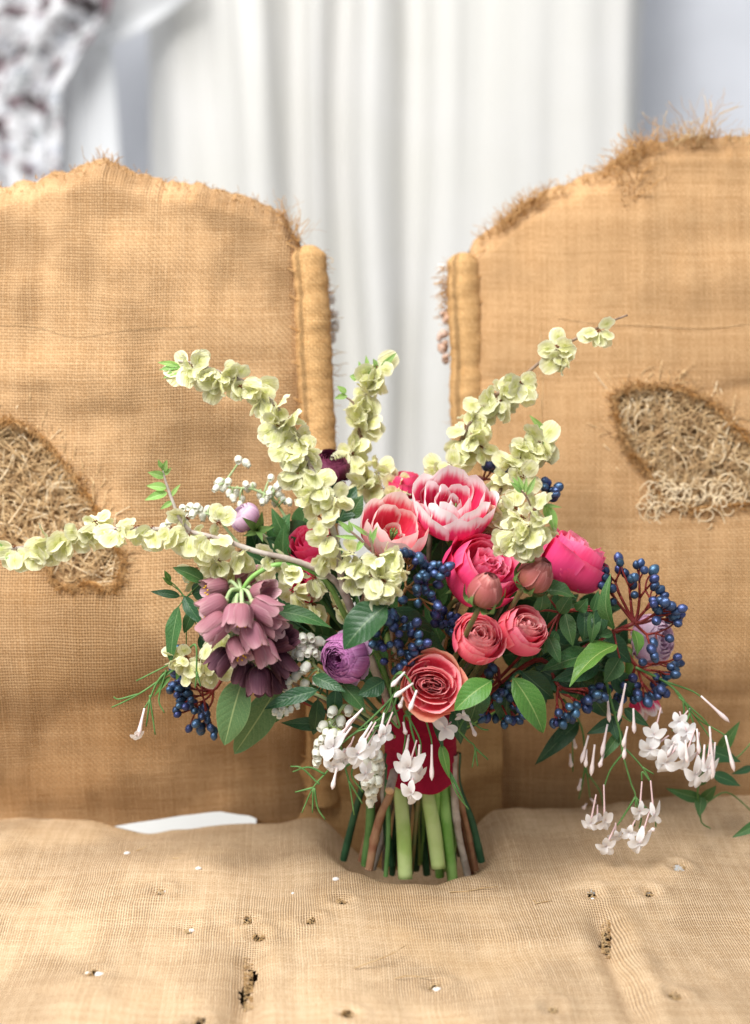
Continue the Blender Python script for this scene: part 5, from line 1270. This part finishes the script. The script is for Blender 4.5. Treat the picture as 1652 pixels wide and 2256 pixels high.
jasmine('long jasmine sprig hanging over the seat with its lowest flowers', [
    [(1330, 1480, -.02), (1350, 1560, -.035), (1365, 1610, -.038), (1372, 1660, -.04), (1390, 1725, -.04), (1400, 1755, -.04), (1398, 1820, -.04)], [(1372, 1660, -.04), (1345, 1695, -.04), (1330, 1735, -.04)], [(1400, 1755, -.04), (1372, 1800, -.04), (1360, 1818, -.04)], [(1378, 1650, -.04), (1415, 1690, -.04), (1432, 1720, -.04)], [(1400, 1755, -.04), (1412, 1800, -.04), (1408, 1825, -.04)], [(1432, 1720, -.04), (1415, 1700, -.04), (1414, 1720, -.04)], [(1402, 1758, -.04), (1440, 1800, -.04), (1445, 1822, -.04)], [(1345, 1520, -.03), (1338, 1560, -.035)], [(1360, 1570, -.037), (1390, 1590, -.037)], [(1415, 1690, -.04), (1440, 1705, -.04)]],
    [(1301, 1812, -.048, -.3, .5, 40, 12, -62), (1332, 1806, -.050, .2, .5, 42, -2, -78), (1336, 1862, -.050, -.2, .4, 46, 20, -45), (1356, 1842, -.044, .3, .4, 34, 0, -30), (1409, 1856, -.050, .0, .4, 50, 22, -70), (1386, 1833, -.045, -.3, .3, 38, 15, -30), (1409, 1786, -.045, -.1, .5, 40, 5, -65), (1440, 1794, -.046, .3, .4, 38, -7, -75), (1316, 1802, -.045, 0, .4, 32, 0, -30)],
    [(1338, 1530, 1342, 1590, -.04), (1378, 1505, 1362, 1588, -.045), (1395, 1560, 1397, 1615, -.042), (1382, 1600, 1372, 1645, -.045), (1378, 1625, 1374, 1672, -.045), (1338, 1595, 1325, 1665, -.042), (1310, 1640, 1302, 1708, -.042), (1296, 1620, 1280, 1680, -.04), (1330, 1660, 1320, 1690, -.042), (1292, 1650, 1290, 1690, -.04), (1425, 1835, 1442, 1825, -.045)],
    leaves=[((1368, 1585, -.03), (1292, 1617, -.035), 36, 'leaf_dark'), ((1345, 1575, -.03), (1360, 1632, -.04), 32, 'leaf_dark'), ((1370, 1610, -.03), (1318, 1680, -.04), 28, 'leaf_mid'), ((1375, 1560, -.02), (1430, 1600, -.025), 28, 'leaf_dark'), ((1340, 1540, -.02), (1370, 1590, -.03), 30, 'leaf_dark')], seed=4)
jasmine('thin jasmine spray with one pink bud against the left sacking', [
    [(420, 1480, -.02), (370, 1480, -.05), (345, 1505, -.055), (330, 1540, -.055), (318, 1560, -.055)], [(400, 1450, -.05), (370, 1465, -.053), (300, 1500, -.055)], [(390, 1470, -.05), (320, 1520, -.055), (275, 1545, -.055), (246, 1558, -.055)], [(330, 1535, -.055), (335, 1570, -.055), (342, 1618, -.055)], [(330, 1540, -.055), (322, 1600, -.055)], [(300, 1530, -.055), (262, 1540, -.055), (250, 1535, -.055)], [(365, 1480, -.053), (350, 1540, -.055), (362, 1570, -.055)], [(430, 1420, -.09), (433, 1480, -.09), (430, 1515, -.09)], [(433, 1480, -.09), (442, 1512, -.09)]],
    [(302, 1618, -.058, -.1, .9, 30, 15, -55)], [(318, 1560, 305, 1622, -.057)],
    leaves=[((375, 1490, -.05), (338, 1535, -.055), 12, 'leaf_bright'), ((365, 1478, -.05), (348, 1510, -.05), 10, 'leaf_bright')], seed=5)
jasmine('drooping bare jasmine stalks with tiny pink buds by the right back', [
    [(1240, 1540, .02), (1280, 1600, .03), (1290, 1680, .03), (1300, 1760, .03)], [(1290, 1680, .03), (1282, 1730, .03), (1275, 1760, .03)], [(1290, 1700, .03), (1320, 1740, .03), (1330, 1780, .03)], [(1260, 1560, .02), (1262, 1700, .03)]],
    [], [(1280, 1715, 1274, 1742, .028), (1292, 1770, 1284, 1782, .028), (1300, 1758, 1312, 1770, .028), (1256, 1660, 1258, 1690, .028), (1262, 1620, 1268, 1650, .02)],
    leaves=[((1275, 1590, .01), (1178, 1685, .0), 36, 'leaf_dark'), ((1250, 1600, .01), (1215, 1640, .0), 26, 'leaf_dark')], seed=6)

# ------------------------------------------------------------------ leaf sprigs
def sprig(label, root, leaves, rootpath=None, mat='stem_dark', r=5, group='leaf sprigs', name='leaf_sprig', cat='leaves'):
    T_ = thing(name, label, cat, P(*root), group)
    mb = MB(); a = P(*root); tube(mb, [BIND+V((RB.uniform(-.01, .01), 0, 0)), BIND.lerp(a, .5)+V((0, .01, -.01)), a], S(r), S(r*.7), 6, 6)
    for L in leaves:
        b = P(*L[0]); tube(mb, [a, a.lerp(b, .5)+V((0, .004, 0)), b], S(r*.55), S(r*.4), 5, 4)
        kw = L[4] if len(L) > 4 else {}
        leaf(T_, L[0], L[1], L[2], L[3], **kw)
    add('stalk', mb.mesh('stalk', M[mat]), T_)
    return T_
sprig('glossy dark green leaf folding over the purple ranunculus', (862, 1345, -.09), [((852, 1334, -.118), (757, 1430, -.128), 88, 'leaf_dark', dict(n=V((-.35, -.8, .5)), fold=.3, bend=.10, shape='oval')), ((870, 1340, -.07), (920, 1420, -.06), 70, 'leaf_dark'), ((860, 1360, -.06), (960, 1400, -.05), 70, 'leaf_dark'), ((880, 1400, -.05), (985, 1440, -.05), 80, 'leaf_dark')])
sprig('pair of broad soft green leaves hanging below the fritillary', (600, 1500, -.05), [((536, 1494, -.085), (494, 1642, -.080), 90, 'leaf_soft', dict(n=V((-.25, -1, .1)), fold=.12, bend=.05, shape='oval', wav=.3)), ((612, 1512, -.065), (516, 1660, -.055), 84, 'leaf_soft', dict(n=V((.3, -.9, .25)), fold=.2, bend=.06, shape='oval', wav=.3)), ((640, 1520, -.05), (560, 1600, -.045), 70, 'leaf_mid')])
sprig('dark pointed leaves below the purple ranunculus', (720, 1500, -.07), [((700, 1520, -.098), (580, 1563, -.10), 44, 'leaf_dark', dict(n=V((0, -.8, .6)), wav=1., shape='std')), ((690, 1490, -.095), (762, 1525, -.11), 32, 'leaf_dark'), ((755, 1508, -.095), (806, 1570, -.10), 44, 'leaf_mid'), ((846, 1500, -.10), (788, 1532, -.105), 46, 'leaf_dark', dict(wav=1.)), ((722, 1596, -.05), (618, 1592, -.045), 28, 'leaf_dark'), ((740, 1520, -.08), (735, 1580, -.08), 40, 'leaf_dark'), ((700, 1540, -.06), (690, 1620, -.05), 40, 'leaf_dark'), ((822, 1605, -.075), (882, 1562, -.085), 28, 'leaf_mid')])
sprig('slender dark leaf between the fritillary and ranunculus', (690, 1400, -.05), [((602, 1346, -.075), (732, 1384, -.085), 40, 'leaf_mid', dict(n=V((.1, -.8, .7)), bend=.12)), ((640, 1390, -.06), (560, 1400, -.05), 40, 'leaf_dark'), ((660, 1410, -.05), (620, 1480, -.05), 50, 'leaf_dark'), ((690, 1400, -.05), (720, 1470, -.05), 60, 'leaf_dark')])
sprig('cluster of dark climbing leaves at the outer side of the fritillary', (408, 1318, -.06), [((394, 1335, -.07), (376, 1465, -.075), 38, 'leaf_mid', dict(n=V((-.4, -.9, .2)), wav=1., bend=.05)), ((447, 1280, -.075), (380, 1250, -.08), 38, 'leaf_mid', dict(n=V((-.1, -.7, .7)))), ((396, 1313, -.06), (331, 1303, -.06), 18, 'leaf_dark', dict(bend=.1)), ((405, 1313, -.07), (448, 1378, -.08), 34, 'leaf_dark'), ((424, 1308, -.06), (474, 1292, -.07), 46, 'leaf_dark'), ((425, 1345, -.06), (405, 1395, -.06), 26, 'leaf_mid'), ((375, 1280, -.05), (362, 1256, -.05), 14, 'leaf_bright'), ((380, 1290, -.05), (357, 1270, -.05), 10, 'leaf_bright'), ((410, 1440, -.06), (388, 1500, -.06), 20, 'leaf_bright'), ((440, 1400, -.05), (480, 1450, -.05), 40, 'leaf_dark')], mat='stem_green', r=3)
sprig('bright green leaf curled beside the open salmon rose', (1085, 1500, -.07), [((1082, 1500, -.10), (1001, 1565, -.112), 62, 'leaf_bright', dict(n=V((-.1, -.85, .55)), fold=.3, bend=.14, shape='oval', wav=.4)), ((1060, 1500, -.07), (1030, 1600, -.06), 60, 'leaf_dark'), ((1000, 1560, -.05), (1015, 1640, -.05), 40, 'leaf_dark')])
sprig('broad bright green leaf hanging below the coral roses', (1140, 1480, -.06), [((1130, 1492, -.085), (1196, 1614, -.090), 68, 'leaf_bright', dict(n=V((.35, -.9, .3)), fold=.2, bend=.12, shape='oval', wav=.3)), ((1120, 1500, -.05), (1110, 1600, -.045), 64, 'leaf_dark'), ((1150, 1480, -.05), (1220, 1540, -.04), 56, 'leaf_dark'), ((1170, 1500, -.04), (1180, 1590, -.035), 56, 'leaf_dark')])
sprig('upright leaf curving over the red berry stalks', (1352, 1390, -.035), [((1352, 1386, -.050), (1346, 1262, -.055), 42, 'leaf_mid', dict(n=V((-.65, -.7, .1)), fold=.35, bend=.20, wav=.4)), ((1348, 1392, -.045), (1318, 1402, -.05), 22, 'leaf_mid'), ((1395, 1388, -.045), (1402, 1446, -.055), 36, 'leaf_bright', dict(n=V((.5, -.8, .2)), bend=.15)), ((1358, 1420, -.045), (1254, 1512, -.075), 54, 'leaf_bright', dict(n=V((-.3, -.5, .9)), fold=.45, bend=.12, wav=1.)), ((1365, 1450, -.04), (1330, 1505, -.05), 44, 'leaf_mid')], mat='stem_red')
sprig('twisted green leaves under the cup shaped pink rose', (1235, 1350, -.04), [((1192, 1300, -.07), (1270, 1318, -.075), 48, 'leaf_mid', dict(n=V((.1, -.6, .8)), fold=.5, bend=.12, wav=1.2)), ((1232, 1350, -.06), (1262, 1305, -.065), 34, 'leaf_mid'), ((1190, 1345, -.065), (1195, 1300, -.07), 40, 'leaf_mid'), ((1270, 1345, -.05), (1295, 1318, -.055), 30, 'leaf_mid', dict(wav=1.)), ((1305, 1345, -.05), (1318, 1300, -.05), 26, 'leaf_mid'), ((1246, 1352, -.045), (1262, 1425, -.055), 40, 'leaf_mid', dict(bend=.2)), ((1286, 1340, -.045), (1284, 1415, -.05), 36, 'leaf_dark', dict(bend=.2)), ((1308, 1340, -.045), (1300, 1420, -.05), 34, 'leaf_mid', dict(bend=.2)), ((1326, 1332, -.045), (1322, 1400, -.05), 36, 'leaf_dark', dict(bend=.2)), ((1208, 1402, -.055), (1234, 1462, -.065), 34, 'leaf_mid'), ((1225, 1390, -.05), (1200, 1440, -.05), 34, 'leaf_mid')], mat='stem_red')
sprig('long dark leaves lying along the red berry stems', (1180, 1460, -.03), [((1318, 1440, -.035), (1190, 1480, -.05), 50, 'leaf_mid', dict(n=V((0, -.6, .8)))), ((1320, 1465, -.03), (1215, 1500, -.045), 44, 'leaf_dark'), ((1180, 1470, -.04), (1290, 1530, -.03), 56, 'leaf_dark'), ((1220, 1430, -.03), (1330, 1470, -.02), 56, 'leaf_dark'), ((1200, 1400, -.02), (1290, 1450, -.02), 60, 'leaf_dark'), ((1280, 1500, -.02), (1340, 1580, -.015), 56, 'leaf_dark'), ((1320, 1400, -.01), (1390, 1460, -.01), 56, 'leaf_dark'), ((1350, 1480, -.01), (1400, 1540, -.01), 50, 'leaf_dark')], mat='stem_dark')
sprig('broad dark leaf behind the tulips and lilac bud', (640, 1180, .02), [((600, 1205, .02), (640, 1130, .02), 50, 'leaf_mid'), ((630, 1190, .015), (598, 1118, .015), 34, 'leaf_mid'), ((745, 1150, .02), (785, 1070, .03), 50, 'leaf_dark'), ((770, 1140, .02), (800, 1090, .02), 40, 'leaf_mid'), ((660, 1170, .03), (690, 1100, .03), 50, 'leaf_mid'), ((720, 1110, .03), (740, 1060, .04), 40, 'leaf_dark')])
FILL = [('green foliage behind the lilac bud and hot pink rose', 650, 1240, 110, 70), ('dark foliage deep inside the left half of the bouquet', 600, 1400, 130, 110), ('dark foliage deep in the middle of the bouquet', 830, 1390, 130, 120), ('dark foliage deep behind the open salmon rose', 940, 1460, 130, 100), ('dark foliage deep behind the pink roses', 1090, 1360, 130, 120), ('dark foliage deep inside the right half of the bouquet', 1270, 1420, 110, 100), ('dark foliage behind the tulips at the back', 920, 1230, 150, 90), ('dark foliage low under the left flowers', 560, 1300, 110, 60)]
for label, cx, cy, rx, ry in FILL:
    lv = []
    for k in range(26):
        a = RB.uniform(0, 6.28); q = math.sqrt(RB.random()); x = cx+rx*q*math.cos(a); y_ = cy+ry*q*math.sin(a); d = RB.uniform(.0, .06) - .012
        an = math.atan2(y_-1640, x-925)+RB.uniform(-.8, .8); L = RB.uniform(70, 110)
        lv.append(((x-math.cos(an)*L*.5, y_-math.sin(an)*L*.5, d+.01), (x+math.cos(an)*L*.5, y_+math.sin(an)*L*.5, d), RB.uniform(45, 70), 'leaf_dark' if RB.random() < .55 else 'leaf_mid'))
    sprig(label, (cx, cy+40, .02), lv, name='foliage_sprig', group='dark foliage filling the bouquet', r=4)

# ------------------------------------------------------------------ ribbon and cut stems
rib = thing('ribbon_wrap', 'burgundy velvet ribbon wound round the bouquet stems', 'ribbon', P(925, 1735, 0))
n, rows = 56, 40; v = []; u = []; f = []
for j in range(rows+1):
    t = j/rows; py = 1535+172*t; px = 926+(.5-t)*2
    for i in range(n):
        th = 6.2832*i/n; c = P(px, py, 0.004)
        rx = S(lerpt([(0, 84), (.5, 79), (1, 77)], t)); ry = rx*.86
        band = ((t*4.2+i/n*.9+.07*math.sin(th*2)) % 1.0)
        rr = 1+.050*(band)+.012*nz(math.cos(th)*2+9, math.sin(th)*2, t*5)+.006*math.sin(t*50+3*math.sin(th*2))
        zl = -.006*math.sin(th-.2)*t + .004*nz(math.cos(th)*1.5, math.sin(th)*1.5, 3)*t
        v.append(V((c.x+rx*rr*math.cos(th), c.y+ry*rr*math.sin(th), c.z-zl*1.0))); u.append((i/n, t))
for j in range(rows):
    for i in range(n): f.append((j*n+i, (j+1)*n+i, (j+1)*n+(i+1) % n, j*n+(i+1) % n))
o = add('velvet_band', mesh('velvet_band', v, f, M['velvet'], u), rib)
mo = o.modifiers.new('cloth', 'SOLIDIFY'); mo.thickness = .0015
mb = MB()
for th0, L in ((-1.3, .05), (-.9, .03)):
    c = P(990, 1600, -.07)
# cut stems: (top px, bottom px, radius, material, label)
CUT = [((800, 1720, .012), (762, 1868, .02), 8, 'stem_dark', 'dark green cut stem splayed furthest out beside the crease'),
       ((815, 1720, .0), (806, 1880, .0), 10, 'stem_green', 'thick green cut stem behind the brown twig'),
       ((868, 1725, -.006), (820, 1890, -.02), 9, 'bark_red', 'reddish brown twig cut end leaning outwards under the ribbon'),
       ((852, 1725, -.003), (850, 1905, -.025), 5, 'stem_green', 'thin straight green cut stem in front of the twig'),
       ((845, 1730, .0), (848, 1890, .015), 7, 'bark_pale', 'pale grey twig among the dark stems'),
       ((938, 1725, .015), (940, 1900, .02), 8, 'stem_dark', 'dark cut stem in shade between the pale tulip stems'),
       ((915, 1725, .02), (915, 1890, .03), 9, 'stem_dark', 'deep green cut stem behind the fat pale stem'),
       ((962, 1725, -.005), (968, 1905, .0), 10, 'stem_mid', 'fresh green cut stem behind the slanted tulip stem'),
       ((978, 1725, .0), (995, 1915, -.012), 12, 'stem_mid', 'fresh green cut stem next to the slanted tulip stem'),
       ((995, 1728, .0), (992, 1880, .01), 9, 'stem_mid', 'short fresh green cut stem before the grey twig'),
       ((1000, 1730, -.005), (1026, 1900, .0), 8, 'bark_pale', 'pale grey woody cut twig on the ribbon side'),
       ((1004, 1725, .005), (1042, 1890, .012), 7, 'bark_red', 'dark brown woody cut twig with nodes'),
       ((1008, 1725, .01), (1054, 1872, .01), 8, 'stem_dark', 'blue green cut stem splayed out at the end'),
       ((855, 1725, -.003), (862, 1880, .0), 8, 'stem_dark', 'dark green cut stem just left of the fat pale stem'),
       ((950, 1720, .03), (955, 1880, .05), 9, 'bark', 'brown cut stem in the shade at the back'),
       ((880, 1720, .03), (870, 1880, .05), 9, 'bark', 'brown cut stem in the shade behind the ribbon')]
RC = random.Random(17)
ORD = 'first second third fourth fifth sixth seventh eighth ninth tenth eleventh twelfth thirteenth fourteenth last'.split()
xs_ = sorted(RC.uniform(850, 1000) for k in range(15))
for k in range(15):
    tx = xs_[k]; sp = (tx-926)*RC.uniform(1.1, 1.75); dep = RC.uniform(.0, .035)
    mt = RC.choice(['stem_dark', 'stem_mid', 'stem_mid', 'stem_fat', 'bark_red', 'bark_pale'])
    word = {'stem_dark': 'dark green', 'stem_mid': 'bright green', 'stem_fat': 'pale green', 'bark_red': 'red brown', 'bark': 'grey brown', 'bark_pale': 'pale grey'}[mt]
    CUT.append(((tx, 1715, dep*.5), (926+sp, RC.uniform(1868, 1905), dep), RC.uniform(4, 8), mt, 'thin %s cut stem, %s of the thin stems counted rightwards' % (word, ORD[k])))
for i, (a, b, r, mat, label) in enumerate(CUT):
    A, B_ = P(*a), P(b[0]+(b[0]-a[0])*.15, b[1]+26, b[2]); T_ = thing('cut_stem', label, 'stem', B_, 'cut stems below the ribbon')
    mb = MB(); mid = A.lerp(B_, .5)+V((.0035*math.sin(i*2.3), .002*math.sin(i*3.7), .001))
    kn = random.Random(i).uniform(.3, .8)
    tube(mb, [A+V((0, 0, .03)), A, mid, B_], S(r), S(r*1.08), 9, 9, rfun=lambda w: 1+.05*math.sin(w*9+i)+(.22*math.exp(-((w-kn)/.025)**2) if 'bark' in mat else .03*math.sin(w*23)), cap=False)
    add('stalk', mb.mesh('stalk', M[mat]), T_)
    d = (B_-mid).normalized(); vv, ff = lathe([(0, .0004), (r*.95*S(1.08), 0), (r*S(1.08), -.0008)], 9)
    add('cut_face', mesh('cut_face', vv, ff, M['cutwood'] if 'bark' in mat else M['stem_fat']), T_, frame(B_, (d+V((0, -.25, 0))).normalized()))
T_ = thing('cut_stem', 'short stub of pale twig with round cut face just under the ribbon', 'stem', P(855, 1745, -.045), 'cut stems below the ribbon')
mb = MB(); tube(mb, [P(868, 1700, -.02), P(858, 1742, -.046)], S(10), sides=10, smooth=0); add('stalk', mb.mesh('stalk', M['bark_pale']), T_)
vv, ff = lathe([(0, .0006), (S(9.5), .0004), (S(10), -.001)], 12); add('cut_face', mesh('cut_face', vv, ff, M['cutwood']), T_, frame(P(858, 1742, -.046), V((-.2, -.95, -.35))))
for a, b, r0, r1, label in (((880, 1728, -.004), (893, 1936, -.03), 15, 17, 'fat pale green tulip stem standing straight at the front'), ((938, 1728, -.004), (966, 1912, -.022), 16, 17, 'fat pale green tulip stem slanting with a cut tip')):
    A, B_ = P(*a), P(*b); T_ = thing('cut_stem', label, 'stem', B_, 'cut stems below the ribbon')
    mb = MB(); tube(mb, [A+V((0, .004, .02)), A, A.lerp(B_, .5)+V((.001, 0, 0)), B_], S(r0), S(r1), 12, 8, rfun=lambda w: 1+.03*math.sin(w*11)); add('stalk', mb.mesh('stalk', M['stem_fat']), T_)
    vv, ff = lathe([(0, .0005), (S(r1)*.9, .0003), (S(r1)*1.0, -.001)], 12); add('cut_face', mesh('cut_face', vv, ff, M['stem_mid']), T_, frame(B_, V((0, -.4, -1))))
